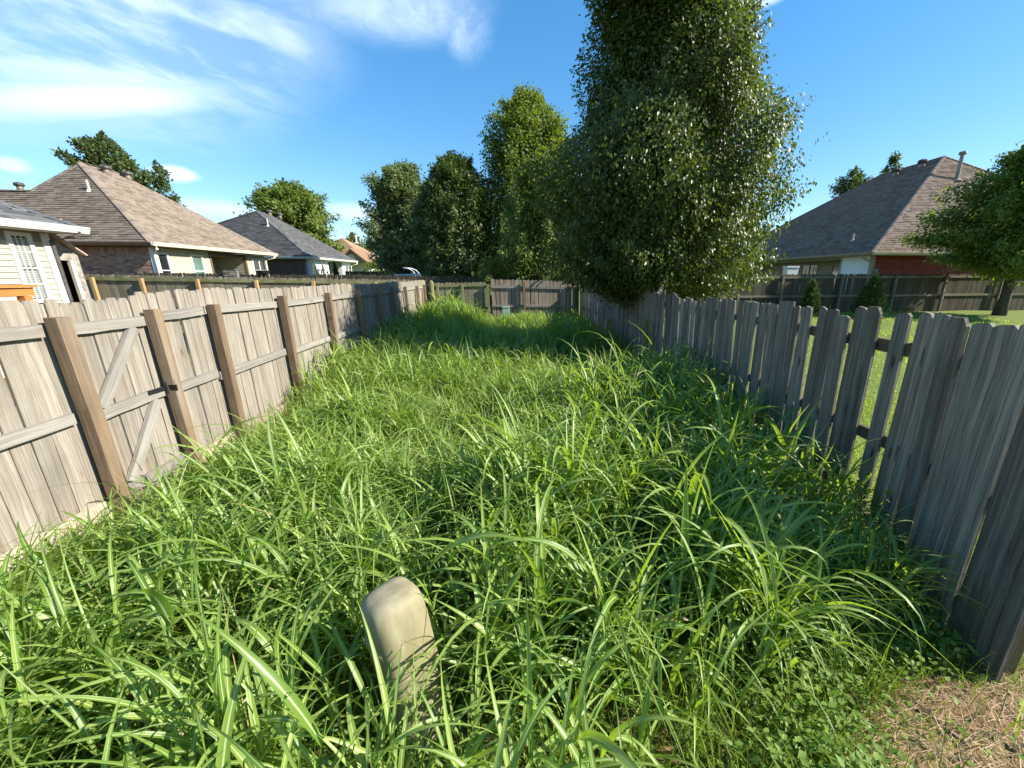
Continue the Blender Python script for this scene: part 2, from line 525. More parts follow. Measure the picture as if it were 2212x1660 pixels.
M['shingle_tan'] = shingle_mat('tan asphalt shingles', (0.155, 0.12, 0.092), (0.235, 0.19, 0.15), (0.30, 0.245, 0.19))
M['shingle_grey'] = shingle_mat('charcoal asphalt shingles', (0.065, 0.066, 0.07), (0.10, 0.10, 0.102), (0.15, 0.147, 0.142))
M['shingle_brown'] = shingle_mat('brown asphalt shingles', (0.16, 0.115, 0.09), (0.24, 0.18, 0.145), (0.33, 0.25, 0.205))
M['shingle_black'] = shingle_mat('dark slate asphalt shingles', (0.07, 0.075, 0.08), (0.12, 0.125, 0.13), (0.17, 0.175, 0.18))
M['shingle_red'] = shingle_mat('reddish brown shingles', (0.25, 0.15, 0.095), (0.33, 0.215, 0.145), (0.40, 0.27, 0.19))


def leaf_mat(name, c_lo, c_hi, trans, rib=None, rough=0.45, spec=0.4, tfac=0.35, dead=None):
    m, N = new_mat(name)
    at = N.n('ShaderNodeAttribute', attribute_name='tint').outputs['Fac']
    c = N.mix(at, c_lo, c_hi)
    if dead:
        c = N.mix(N.map(at, 0.965, 0.975, smooth=False), c, dead)
    if rib:
        ra = N.n('ShaderNodeAttribute', attribute_name='rib').outputs['Fac']
        vein = N.n('ShaderNodeAttribute', attribute_name='along').outputs['Fac']
        lines = N.m('SINE', N.m('MULTIPLY', ra, 34.0))
        c = N.mix(N.m('MULTIPLY', N.map(lines, 0.2, 1.0), 0.16), c, (0.30, 0.40, 0.16))
        c = N.mix(N.m('MULTIPLY', N.map(ra, 0.80, 0.90), N.map(vein, 1.0, 0.55, 0.0, 0.8)), c, rib)
    d = N.n('ShaderNodeBsdfPrincipled', ins={'Roughness': rough, 'Specular IOR Level': spec})
    N.t.links.new(c, d.inputs['Base Color'])
    t = N.n('ShaderNodeBsdfTranslucent', ins={'Color': (*trans, 1.0)})
    mx = N.n('ShaderNodeMixShader', ins={0: tfac})
    N.t.links.new(d.outputs[0], mx.inputs[1])
    N.t.links.new(t.outputs[0], mx.inputs[2])
    o = N.n('ShaderNodeOutputMaterial')
    N.t.links.new(mx.outputs[0], o.inputs[0])
    return m


M['tall_grass'] = leaf_mat('tall grass blade', (0.075, 0.155, 0.014), (0.27, 0.375, 0.062), (0.40, 0.58, 0.03), (0.54, 0.58, 0.32), 0.42, 0.42, 0.40, dead=(0.42, 0.32, 0.16))
M['short_grass'] = leaf_mat('short grass blade', (0.06, 0.11, 0.012), (0.19, 0.265, 0.032), (0.32, 0.46, 0.02), None, 0.55, 0.25, 0.28, dead=(0.40, 0.31, 0.17))  # undergrowth colour darkened so the gaps between tall blades look shaded
M['lawn'] = leaf_mat('mown lawn blade', (0.17, 0.25, 0.025), (0.30, 0.37, 0.06), (0.48, 0.60, 0.05), None, 0.5, 0.3, 0.45)
M['weed'] = leaf_mat('broad weed leaf', (0.09, 0.17, 0.025), (0.20, 0.29, 0.06), (0.3, 0.46, 0.03), None, 0.55, 0.2, 0.3)
M['straw'] = leaf_mat('dry straw', (0.27, 0.165, 0.09), (0.62, 0.46, 0.29), (0.4, 0.3, 0.2), None, 0.7, 0.2, 0.12)
M['leaf_pear'] = leaf_mat('glossy pear leaf', (0.028, 0.050, 0.008), (0.098, 0.125, 0.022), (0.22, 0.30, 0.02), None, 0.40, 0.24, 0.22)
M['leaf_elm'] = leaf_mat('yellow green leaf', (0.075, 0.115, 0.020), (0.155, 0.20, 0.045), (0.27, 0.36, 0.03), None, 0.5, 0.3, 0.35)
M['leaf_dark'] = leaf_mat('dark tree leaf', (0.045, 0.075, 0.018), (0.11, 0.15, 0.038), (0.16, 0.25, 0.02), None, 0.4, 0.4, 0.22)
M['leaf_maple'] = leaf_mat('grey green leaf', (0.09, 0.125, 0.048), (0.185, 0.225, 0.10), (0.24, 0.32, 0.05), None, 0.5, 0.3, 0.28)
M['leaf_bright'] = leaf_mat('bright green leaf', (0.07, 0.115, 0.020), (0.165, 0.215, 0.035), (0.34, 0.44, 0.02), None, 0.45, 0.35, 0.36)
M['leaf_conifer'] = leaf_mat('conifer spray', (0.035, 0.065, 0.016), (0.085, 0.125, 0.030), (0.1, 0.17, 0.02), None, 0.6, 0.2, 0.2)
M['leaf_mixed'] = leaf_mat('tree leaf with rusty tips', (0.05, 0.085, 0.028), (0.115, 0.145, 0.055), (0.17, 0.24, 0.03), None, 0.5, 0.3, 0.28, dead=(0.22, 0.10, 0.05))

# ground materials
gm, N = new_mat('soil with thin grass')
tc = N.n('ShaderNodeTexCoord').outputs['Object']
n1 = N.noise(tc, 1.1, 5.0)
n2 = N.noise(tc, 22.0, 6.0, 0.7)
geo = N.n('ShaderNodeNewGeometry').outputs['Position']
sx = N.n('ShaderNodeSeparateXYZ', ins={0: geo})
soil = N.mix(N.map(n2, 0.35, 0.7), (0.15, 0.075, 0.043), (0.28, 0.16, 0.10))
green = N.mix(N.map(n2, 0.3, 0.7), (0.08, 0.11, 0.022), (0.17, 0.22, 0.045))
lot = N.m('MULTIPLY', N.map(sx.outputs[0], 2.6, 3.4, 1.0, 0.0), N.map(sx.outputs[1], 17.5, 18.5, 1.0, 0.0))
gcol = N.mix(N.m('MULTIPLY', lot, N.map(n1, 0.35, 0.6, 0.25, 0.9)), green, soil)
finish(gm, N, gcol, 0.95, n2, 0.6, 0.02, 0.15)
M['ground'] = gm

# ------------------------------------------------------------------ ground
gx = np.concatenate([[-900, -400, -150, -80, -50], np.arange(-40, -12, 2.0), np.arange(-12, 12, 0.4), np.arange(12, 42, 2.0), [50, 80, 150, 400, 900]])
gy = np.concatenate([[-300, -80, -30, -12, -6], np.arange(-4, 20, 0.4), np.arange(20, 60, 2.0), [70, 100, 160, 300, 600, 1500]])
GX, GY = np.meshgrid(gx, gy)
GZ = ground_z(GX, GY)
nx, ny = len(gx), len(gy)
idx = np.arange(nx * ny).reshape(ny, nx)
gq = np.stack([idx[:-1, :-1], idx[:-1, 1:], idx[1:, 1:], idx[1:, :-1]], -1).reshape(-1, 4)
g = place('ground', big_mesh('ground', np.stack([GX, GY, GZ], -1).reshape(-1, 3), gq, M['ground']))
tag(g, 'grassy ground with bare reddish soil under the tall grass', None, None, 'structure')

# ------------------------------------------------------------------ planks
def plank(name, L, Wd, T, mat, seed=0, segs=5, top='flat', jit=0.004, bow=0.0, ragged=0.0, cut=0.3):
    """board standing along local Z from 0 to L, width along X, thickness along Y; 'ear' clips the two top corners"""
    r = random.Random(seed)
    zs = [L * i / segs for i in range(segs + 1)]
    rows = []
    tw = r.uniform(-bow, bow)
    for i, z in enumerate(zs):
        t = z / L
        bx, by = bow * math.sin(t * 3.1) * r.uniform(0.3, 1.0) * (1 if seed % 2 else -1), tw * (t - 0.5) * 2
        rows.append((z, -Wd / 2 + bx + r.uniform(-jit, jit), Wd / 2 + bx + r.uniform(-jit, jit), by))
    c = Wd * cut
    if top == 'ear':
        z, a, b, by = rows.pop()
        rows.append((L - c * 1.2 + r.uniform(-ragged, ragged), a, b, by))
        rows.append((L + r.uniform(-ragged, 0), a + c * r.uniform(0.75, 1.1), b - c * r.uniform(0.75, 1.1), by))
    v, f = [], []
    for z, a, b, by in rows:
        zt = r.uniform(-ragged, ragged) * 0.6 if z > L * 0.9 else 0
        v += [(a, by - T / 2, z), (b, by - T / 2, z + zt), (b, by + T / 2, z + zt), (a, by + T / 2, z)]
    n = len(rows)
    for i in range(n - 1):
        for k in range(4):
            f.append((i * 4 + k, i * 4 + (k + 1) % 4, i * 4 + 4 + (k + 1) % 4, i * 4 + 4 + k))
    f.append((3, 2, 1, 0))
    e = (n - 1) * 4
    f.append((e, e + 1, e + 2, e + 3))
    return mesh(name, v, f, mat)


def rot_frame(ux, uz=Vector((0, 0, 1))):
    """rotation whose local X follows ux and local Z follows uz"""
    ux, uz = Vector(ux).normalized(), Vector(uz).normalized()
    uy = uz.cross(ux).normalized()
    ux = uy.cross(uz).normalized()
    return Matrix((ux, uy, uz)).transposed()


class Path:
    def __init__(s, pts):
        s.p = [Vector((p[0], p[1], 0)) for p in pts]
        s.l = [0]
        for a, b in zip(s.p, s.p[1:]):
            s.l.append(s.l[-1] + (b - a).length)
        s.len = s.l[-1]

    def at(s, d):
        d = max(0, min(s.len, d))
        for i in range(len(s.p) - 1):
            if d <= s.l[i + 1] or i == len(s.p) - 2:
                t = (d - s.l[i]) / (s.l[i + 1] - s.l[i])
                return s.p[i].lerp(s.p[i + 1], t), (s.p[i + 1] - s.p[i]).normalized()

    def near_y(s, y):
        for k in range(int(s.len * 400) + 1):
            if s.at(k / 400)[0].y >= y:
                return k / 400
        return s.len

    def near(s, px, off=(0, 0), z=1.8):
        """distance along the path whose direction from the camera matches picture column px near the fence top"""
        best, bd = 0, 1e9
        for k in range(int(s.len * 200) + 1):
            q, _ = s.at(k / 200)
            v = Vector((q.x + off[0], q.y + off[1], z - CAMH))
            fx = -math.sin(YAW) * v.x + math.cos(YAW) * v.y
            rr = math.cos(YAW) * v.x + math.sin(YAW) * v.y
            d = fx * math.cos(PIT) - v.z * math.sin(PIT)
            if d > 0.2:
                e = abs(CX + FPX * rr / d - px)
                if e < bd:
                    best, bd = k / 200, e
        return best


VAR = {}


def picket_variants(key, mat, Wd, L=2.0, T=0.017, top='ear', ragged=0.004, bow=0.006, cut=0.22, n=10):
    if key not in VAR:
        VAR[key] = [plank('picket', L, Wd, T, mat, seed=i * 7 + len(VAR), segs=5, top=top, jit=0.0025, bow=bow, ragged=ragged, cut=cut) for i in range(n)]
    return VAR[key]


def beam(name, a, b, Wd, T, mat, parent, side, seed=0, segs=4):
    """timber from a to b; Wd is its vertical face height, T its thickness along side"""
    a, b = Vector(a), Vector(b)
    L = (b - a).length
    me = plank(name, L, Wd, T, mat, seed, segs, 'flat', 0.003, 0.004)
    z = (b - a).normalized()
    y = Vector(side).normalized()
    x = y.cross(z).normalized()
    y = z.cross(x)
    return place(name, me, parent, a, Matrix((x, y, z)).transposed())


# ------------------------------------------------------------------ left fence with its gate
rng = random.Random(4)
LP = Path([(-3.62, 0.9), (-3.70, 3.0), (-3.74, 7.5), (-3.86, 13.0), (-3.93, 15.7)])
left = thing('privacy_fence', 'long pale sunlit board fence with brown posts along the left of the overgrown strip', 'fence', (-3.7, 3, 0))
NRM = Vector((1, 0, 0))
post_px = [-420, 123, 330, 456, 609, 707, 774, 818, 849, 876, 901, 916]
post_d = [LP.near(p, (0.105, 0), 1.70) for p in post_px]
g0, g1 = post_d[1] + 0.05, post_d[2] - 0.05      # gate between the first two posts in view
gate = None


def left_top(d):
    q, _ = LP.at(d)
    return 1.86 + 0.015 * math.sin(d * 1.9) + (-0.03 if g0 < d < g1 else 0.0) + 0.03 * float(sstep(10, 15, q.y))


pv = picket_variants('tan', M['picket_tan'], 0.136)
d = 0.05
gate_pickets = []
k = 0
while d < LP.len:
    q, t = LP.at(d)
    z1 = left_top(d) + rng.uniform(-0.012, 0.012)
    lean = rng.gauss(0, 0.004)
    rm = rot_frame(t, Vector((t.x * lean, t.y * lean, 1)))
    z0 = z1 - 2.0
    pw_ = (0.116 if d < post_d[1] else 0.091) + rng.uniform(-0.006, 0.006)
    q, t = LP.at(d + pw_ / 2)
    sc_ = (pw_ / 0.136, 1.0, 1.0)
    if g0 - 0.02 < d < g1 + 0.05:
        gate_pickets.append((pv[k % 10], q + Vector((rng.uniform(-.003, .003), 0, z0)), rm, sc_))
    else:
        place('picket', pv[(k * 3 + k // 10) % 10], left, q + Vector((rng.uniform(-.003, .003), 0, z0)), rm, sc_)
    d += pw_ + rng.uniform(0.002, 0.008)
    k += 1

for i, pd in enumerate(post_d):
    q, t = LP.at(pd)
    h = 1.72 + rng.uniform(-0.02, 0.03)
    me = plank('post', h + 0.4, 0.10 if i == 1 else 0.086, 0.088, M['post_orange'], 40 + i, 5, 'flat', 0.003, 0.006)
    ln = rng.gauss(0, 0.008)
    place('post', me, left, q + NRM * 0.105 + Vector((0, 0, -0.4)), rot_frame(t, Vector((0, ln, 1))))
# rails run from post to post on the inner face; the gate keeps its own
for i in range(len(post_d) - 1):
    if i == 1:
        continue
    a, ta = LP.at(post_d[i] - (0.04 if i else 0))
    b, tb = LP.at(post_d[i + 1] - 0.06)
    off = NRM * 0.032
    za, zb = left_top(post_d[i]) - 0.235, left_top(post_d[i + 1]) - 0.235
    beam('rail', a + off + Vector((0, 0, za)), b + off + Vector((0, 0, zb)), 0.09, 0.04, M['rail_grey'], left, NRM, 60 + i)
    sg = rng.uniform(-0.03, 0.03)
    beam('rail', a + off + Vector((0, 0, 0.90 + sg)), b + off + Vector((0, 0, 0.90 - sg * 0.5)), 0.09, 0.04, M['rail_grey'], left, NRM, 80 + i)
    gz0, gz1 = float(ground_z(a.x, a.y)), float(ground_z(b.x, b.y))
    beam('kick_board', a + NRM * 0.035 + Vector((0, 0, gz0 + 0.07)), b + NRM * 0.035 + Vector((0, 0, gz1 + 0.07)), 0.15, 0.035, M['kick'], left, NRM, 100 + i)

ga, _ = LP.at(g0)
gb, _ = LP.at(g1)
gate = thing('wooden_gate', 'board gate with two diagonal braces hung between brown posts of the pale fence', 'gate', (ga.x, ga.y, 0.08))
for me, loc, rm, sc_ in gate_pickets:
    place('picket', me, gate, loc, rm, sc_)
off = NRM * 0.033
za = 1.60
gm0, gm1 = ga + Vector((0, 0.05, 0)), gb + Vector((0, 0.0, 0))
beam('rail', gm0 + off + Vector((0, 0, za)), gm1 + off + Vector((0, 0, za)), 0.092, 0.04, M['rail_grey'], gate, NRM, 130)
beam('rail', gm0 + off + Vector((0, 0, 0.86)), gm1 + off + Vector((0, 0, 0.90)), 0.092, 0.04, M['rail_grey'], gate, NRM, 131)
beam('rail', gm0 + off + Vector((0, 0, 0.14)), gm1 + off + Vector((0, 0, 0.15)), 0.092, 0.04, M['rail_grey'], gate, NRM, 132)
gl = gm1 - gm0
beam('brace', gm0 + gl * 0.10 + off + Vector((0, 0, 0.915)), gm0 + gl * 0.83 + off + Vector((0, 0, 1.55)), 0.088, 0.036, M['rail_grey'], gate, NRM, 133)
beam('brace', gm0 + gl * 0.16 + off + Vector((0, 0, 0.19)), gm0 + gl * 0.86 + off + Vector((0, 0, 0.84)), 0.088, 0.036, M['rail_grey'], gate, NRM, 134)
hb = MB()
hq, _ = LP.at(g1 - 0.02)
hz = 0.93
hb.box((hq.x + 0.056, hq.y - 0.16, hz - 0.02), (hq.x + 0.066, hq.y + 0.02, hz + 0.02))
hb.tube([(hq.x + 0.07, hq.y + 0.02, hz - 0.06), (hq.x + 0.07, hq.y + 0.02, hz + 0.06)], 0.012, 8)
hb.box((hq.x + 0.066, hq.y + 0.02, hz - 0.03), (hq.x + 0.16, hq.y + 0.036, hz + 0.03))
hb.build('hinge', M['black'], gate)

# ------------------------------------------------------------------ right fence, grey and ragged, seen from its board side
rng = random.Random(11)
RP = Path([(2.32, 1.25), (2.50, 2.3), (2.56, 5.0), (2.45, 9.0), (2.12, 15.9)])
right = thing('privacy_fence', 'grey weathered board fence with ragged tops and gaps along the right of the strip', 'fence', (2.5, 3, 0))
gv = picket_variants('grey', M['picket_grey'], 0.128, top='ear', ragged=0.022, bow=0.014, n=18, cut=0.23)
gv2 = picket_variants('grey_worn', M['picket_grey'], 0.128, top='ear', ragged=0.026, bow=0.014, n=18, cut=0.12)
gvn = picket_variants('grey_narrow', M['picket_grey'], 0.085, top='ear', ragged=0.02, bow=0.009, cut=0.30, n=6)
# left and right edges (metres along the view, at rail height) of the boards nearest the open end
def fence_y(zx):
    return at_x((3000 + zx / 1.0374) * 0.54, 750, 2.5).y


near_edges = [(1300, 1418), (1154, 1298), (1034, 1150), (928, 1032), (820, 925), (732, 800), (668, 730), (565, 625), (450, 515), (398, 447)]
ds = [(RP.near_y(fence_y(b_)), RP.near_y(fence_y(a_))) for a_, b_ in near_edges]
for i_, (da, db) in enumerate(ds):
    c, t = RP.at((da + db) / 2)
    wd = db - da
    z1 = 1.79 + rng.uniform(-0.012, 0.012)
    rm = rot_frame(t, Vector((t.x * -0.012, t.y * -0.012, 1)))
    place('picket', gv[rng.randrange(18)], right, c + Vector((rng.uniform(-.004, .004), 0, z1 - 2.0)), rm, (wd / 0.128, 1.25, 1))
edges = ds
da = ds[0][0]
while da > 0.06:
    wd = min(0.135, da - 0.005)
    c, t = RP.at(da - 0.004 - wd / 2)
    place('picket', gv[rng.randrange(18)], right, c + Vector((0, 0, 1.79 - 2.0)), rot_frame(t), (wd / 0.128, 1.25, 1))
    da -= wd + 0.006
d = edges[-1][1] + 0.012
k = 0
while d < RP.len:
    narrow = rng.random() < 0.16
    wd = 0.09 if narrow else rng.uniform(0.115, 0.15)
    c, t = RP.at(d + wd / 2)
    z1 = 1.765 - 0.005 * c.y + float(ground_z(2.0, c.y)) * 0.25 + rng.gauss(0, 0.016) - (0.05 if 5.5 < c.y < 6.6 else 0)
    lean = rng.gauss(0.004, 0.014)
    rm = rot_frame(t, Vector((t.x * lean, t.y * lean, 1)))
    me = rng.choice(gvn if narrow else (gv2 if c.y > 3.3 else gv))
    place('picket', me, right, c + Vector((rng.uniform(-.006, .006), 0, z1 - 2.0)), rm, (wd / (0.085 if narrow else 0.128), 1.0, 1))
    d += wd + (rng.uniform(0.025, 0.045) if (rng.random() < 0.07 and c.y > 4.0) else rng.uniform(0.0, 0.004))
# rails and posts stand on the far side
pd = [0.10, 2.55, 4.9, 7.3, 9.7, 12.1, RP.len - 0.05]
for i, dd in enumerate(pd):
    c, t = RP.at(dd)
    place('post', plank('post', 1.95, 0.09, 0.09, M['rail_dark'], 200 + i, 4, 'flat', 0.004, 0.008), right, c + Vector((0.10, 0, -0.35 + float(ground_z(c.x, c.y)))), rot_frame(t))
for i in range(len(pd) - 1):
    # two sub-spans so that the rail follows the bend of the line
    cuts = [pd[i], RP.l[1] if i == 0 else (pd[i] + pd[i + 1]) / 2, pd[i + 1]]
    for j in range(2):
        a, ta = RP.at(cuts[j])
        b, tb = RP.at(cuts[j + 1] - 0.004)
        for zz_ in (1.53, 0.86, 0.22):
            beam('rail', a + Vector((0.032, 0, zz_)), b + Vector((0.032, 0, zz_ + rng.uniform(-.01, .01))), 0.088, 0.04, M['rail_dark'], right, NRM, 220 + i * 3 + j)
# the broken end of a rail stub that pokes through the boards
st = at_x(1428 + 2, 626, 2.46)
beam('rail_stub', st + Vector((0.1, 0.25, 0.05)), st + Vector((-0.10, -0.08, -0.10)), 0.085, 0.04, M['picket_grey'], right, Vector((1, 0.3, 0.2)), 300)

# ------------------------------------------------------------------ fences across the back
def cross_fence(label, pts, top_fn, mats, posts, rails, seed, name='board_fence', pw=0.138, gap=0.006, thick=0.016, H=2.0, lit_gap=0.05, rail_h=0.09, cat='fence', post_extra=-0.09, group=None, nv=8, ragged=0.004, top='ear', lean_sd=0.004):
    r = random.Random(seed)
    P = Path(pts)
    p0 = P.p[0]
    th = thing(name, label, cat, (p0.x, p0.y, float(ground_z(p0.x, p0.y))), group)
    vv = picket_variants(mats[0].name + str(pw), mats[0], pw, H, thick, top, ragged, 0.005, 0.25, nv)
    d = 0.02
    while d + pw * 0.5 < P.len:
        q, t = P.at(d + pw / 2)
        z1 = top_fn(d) + r.gauss(0, 0.008)
        ln = r.gauss(0, lean_sd)
        place('picket', vv[r.randrange(nv)], th, q + Vector((0, r.uniform(-.003, .003), z1 - H)), rot_frame(t, Vector((t.x * ln, t.y * ln, 1))))
        d += pw + (r.uniform(0.012, 0.028) if r.random() < lit_gap else r.uniform(0.001, gap))
    nrm = Vector((0, -1, 0))
    for i, dd in enumerate(posts):
        q, t = P.at(dd)
        h = top_fn(dd) + post_extra
        gz = float(ground_z(q.x, q.y))
        place('post', plank('post', h - gz + 0.3, 0.09, 0.09, mats[2], seed + i, 4, 'flat', 0.003, 0.006), th, q + nrm * 0.10 + Vector((0, 0, gz - 0.3)), rot_frame(t))
    cuts = sorted(set([0.0] + list(posts) + [P.len]))
    for i in range(len(cuts) - 1):
        if cuts[i + 1] - cuts[i] < 0.15:
            continue
        a, _ = P.at(cuts[i] + 0.005)
        b, _ = P.at(cuts[i + 1] - 0.005)
        for dz in rails:
            beam('rail', a + nrm * 0.031 + Vector((0, 0, top_fn(cuts[i]) - dz)), b + nrm * 0.031 + Vector((0, 0, top_fn(cuts[i + 1]) - dz)), rail_h, 0.04, mats[1], th, nrm, seed + 30 + i)
    return th


def dist_list(pts, pxs):
    P = Path(pts)
    return [P.near(p) for p in pxs]


BK = [(-3.82, 15.75), (-1.57, 15.9)]
cross_fence('dark mossy left section of the back fence at the end of the strip', BK,
            lambda d: 1.80 + 0.012 * d, (M['picket_mossy'], M['rail_mossy'], M['rail_mossy']), dist_list(BK, [934, 945, 999, 1056]), (0.125, 1.02), 300, 'back_fence', lit_gap=0.2)
BK2 = [(-1.46, 15.9), (2.02, 15.95)]
cross_fence('lighter brown section of the back fence with whitened rails, behind the green marker post', BK2,
            lambda d: 1.93 - 0.02 * d, (M['picket_back'], M['rail_grey'], M['post_orange']), dist_list(BK2, [1132, 1240]), (0.29, 1.02), 330, 'back_fence', lit_gap=0.3, post_extra=-0.05)
# the big round-topped corner post between left and back fence
cpx = at_y(934, 640, 15.62)
cm = MB()
cm.tube([(cpx.x, cpx.y, 0), (cpx.x, cpx.y, 1.78), (cpx.x, cpx.y, 1.86), (cpx.x, cpx.y, 1.89)], [0.085, 0.085, 0.065, 0.02], 12)
co = cm.build('corner_post', M['rail_mossy'], None, (cpx.x, cpx.y, 0))
tag(co, 'thick mossy round-topped post where the pale fence meets the dark back fence', 'fence post')

OL = [(-17.5, 14.35), (-10.9, 14.6), (-4.15, 15.6)]
ol_top = lambda d: 2.155 - 0.0185 * d
cross_fence('olive mossy fence with golden posts crossing the yard in front of the tan house', OL,
            ol_top, (M['picket_mossy'], M['rail_mossy'], M['post_gold']), dist_list(OL, [100, 208, 313, 432, 558, 680, 814]), (0.135, 1.0), 360, 'board_fence', lit_gap=0.22, post_extra=-0.09)
GF = [(-15.0, 16.9), (-8.2, 17.3), (1.6, 17.6)]
cross_fence('thin grey fence row rising just behind the olive fence and dark back fence', GF,
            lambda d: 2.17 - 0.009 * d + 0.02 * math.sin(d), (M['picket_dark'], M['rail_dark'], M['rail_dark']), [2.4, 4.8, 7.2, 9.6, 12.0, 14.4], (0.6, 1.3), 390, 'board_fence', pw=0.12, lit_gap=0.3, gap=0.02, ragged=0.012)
FF = [(-13.0, 30.0), (-5.0, 30.2)]
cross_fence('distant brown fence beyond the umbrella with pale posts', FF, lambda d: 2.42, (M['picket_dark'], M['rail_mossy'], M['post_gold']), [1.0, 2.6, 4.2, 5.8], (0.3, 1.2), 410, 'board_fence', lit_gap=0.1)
RF = [(3.0, 16.05), (9.0, 16.1), (26.0, 16.2)]
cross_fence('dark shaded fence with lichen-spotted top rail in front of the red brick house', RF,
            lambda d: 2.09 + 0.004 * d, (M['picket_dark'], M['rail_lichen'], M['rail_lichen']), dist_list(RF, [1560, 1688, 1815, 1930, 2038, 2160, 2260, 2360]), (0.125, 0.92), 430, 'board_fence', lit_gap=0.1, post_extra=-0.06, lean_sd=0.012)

# ------------------------------------------------------------------ roofs, walls, windows
def shingle_slope(poly, e=0.145, tab=0.30, lift=0.014, rs=None, verts=None, quads=None, tone=None):
    """poly: planar convex polygon, first edge is the eave; courses of overlapping tabs, each lower edge proud"""
    P = [Vector(p) for p in poly]
    u = (P[1] - P[0]).normalized()
    n = u.cross(P[-1] - P[0]).normalized()
    if n.z < 0:
        n = -n
    w = n.cross(u)
    if w.z < 0:
        w = -w
    o = P[0]
    Q = [((p - o).dot(u), (p - o).dot(w)) for p in P]

    def span(h):
        xs = []
        for (x0, y0), (x1, y1) in zip(Q, Q[1:] + Q[:1]):
            if (y0 <= h <= y1 or y1 <= h <= y0) and abs(y1 - y0) > 1e-6:
                xs.append(x0 + (x1 - x0) * (h - y0) / (y1 - y0))
        return (min(xs), max(xs)) if len(xs) >= 2 else None

    H = max(y for _, y in Q)
    k = 0
    while k * e < H - 0.02:
        h0, h1 = k * e + 0.002, min((k + 1) * e, H - 0.002)
        s0, s1 = span(h0), span(h1)
        k += 1
        if not s0 or not s1:
            continue
        a = max(min(s0[0], s1[0]), -1e9)
        b = max(s0[1], s1[1])
        x = a - rs.uniform(0, tab)
        while x < b:
            xw = tab * rs.uniform(0.55, 1.3)
            c0, c1 = max(x, s0[0]), min(x + xw - 0.006, s0[1])
            d0, d1 = max(x, s1[0]), min(x + xw - 0.006, s1[1])
            x += xw
            if c1 - c0 < 0.01 and d1 - d0 < 0.01:
                continue
            c1, d1 = max(c0, c1), max(d0, d1)
            c0, d0 = min(c0, c1), min(d0, d1)
            lf = lift * rs.choice((0.7, 1.0, 1.5))
            i = len(verts)
            tn = rs.random()
            for (xx, yy, ll) in ((c0, h0, lf), (c1, h0, lf), (d1, h1 + 0.004, 0.003), (d0, h1 + 0.004, 0.003), (c0, h0, 0.0), (c1, h0, 0.0)):
                verts.append(o + u * xx + w * yy + n * ll)
                tone.append(tn)
            quads.append((i, i + 1, i + 2, i + 3))
            quads.append((i + 4, i + 5, i + 1, i))


def roof(parent, slopes, mat, hips=(), seed=1, e=0.145, tab=0.3, caps=True):
    """roof: a closed deck plus real shingle courses and hip caps"""
    rs = random.Random(seed)
    v, q, t = [], [], []
    for poly in slopes:
        shingle_slope(poly, e, tab, 0.022, rs, v, q, t)
    base = WO[parent.name]
    dv, df = [], []
    for poly in slopes:
        i = len(dv)
        dv += [Vector(p) - Vector((0, 0, 0.012)) - base for p in poly]
        df.append(tuple(range(i, i + len(poly))))
    deck = place('roof', mesh('roof', dv, df, mat), parent, base)
    me = big_mesh('shingles', np.array([tuple(Vector(p) - base) for p in v]), np.array(q), mat, {'tone': np.array(t)}, smooth=False)
    so = place('shingles', me, deck, base)
    so['kind'] = 'stuff'
    if hips:
        hv, hq, ht = [], [], []
        for a, b in hips:
            a, b = Vector(a), Vector(b)
            L = (b - a).length
            dr = (b - a).normalized()
            sd = dr.cross(Vector((0, 0, 1))).normalized()
            up = sd.cross(dr).normalized()
            if up.z < 0:
                up = -up
            n = max(1, int(L / 0.22))
            for i in range(n):
                p0, p1 = a + dr * L * i / n, a + dr * (L * (i + 1) / n + 0.03)
                s = len(hv)
                tn = rs.random()
                for p, l in ((p0, 0.045), (p1, 0.030)):
                    hv += [p - sd * 0.13 + up * (l - 0.06), p + up * l, p + sd * 0.13 + up * (l - 0.06)]
                    ht += [tn] * 3
                hq += [(s, s + 1, s + 4, s + 3), (s + 1, s + 2, s + 5, s + 4)]
        hm = big_mesh('hip_caps', np.array([tuple(Vector(p) - base) for p in hv]), np.array(hq), mat, {'tone': np.array(ht)}, smooth=False)
        place('hip_caps', hm, deck, base)['kind'] = 'stuff'
    return deck


def gutter(parent, a, b, mat, out):
    """K-style gutter along the eave a-b, opening upward, out = outward direction"""
    a, b, o_ = Vector(a), Vector(b), Vector(out).normalized()
    prof = [(0.0, -0.13), (0.075, -0.13), (0.10, -0.07), (0.11, -0.055), (0.12, -0.01), (0.12, 0.005), (0.105, 0.005), (0.10, -0.02), (0.01, -0.03), (0.0, 0.0)]
    v = [a + o_ * x + Vector((0, 0, z)) for x, z in prof] + [b + o_ * x + Vector((0, 0, z)) for x, z in prof]
    n = len(prof)
    f = [(i, (i + 1) % n, n + (i + 1) % n, n + i) for i in range(n)] + [tuple(range(n)), tuple(range(2 * n - 1, n - 1, -1))]
    mb = MB()
    mb.add(v, f)
    return mb.build('gutter', mat, parent)


def soffit_fascia(parent, pts, mat, depth, z, thick=0.14):
    mb = MB()
    for (x0, y0, x1, y1) in pts:
        mb.box((x0, y0, z - thick), (x1, y1, z - 0.02))
    return mb.build('soffit', mat, parent)


BRICK = {}


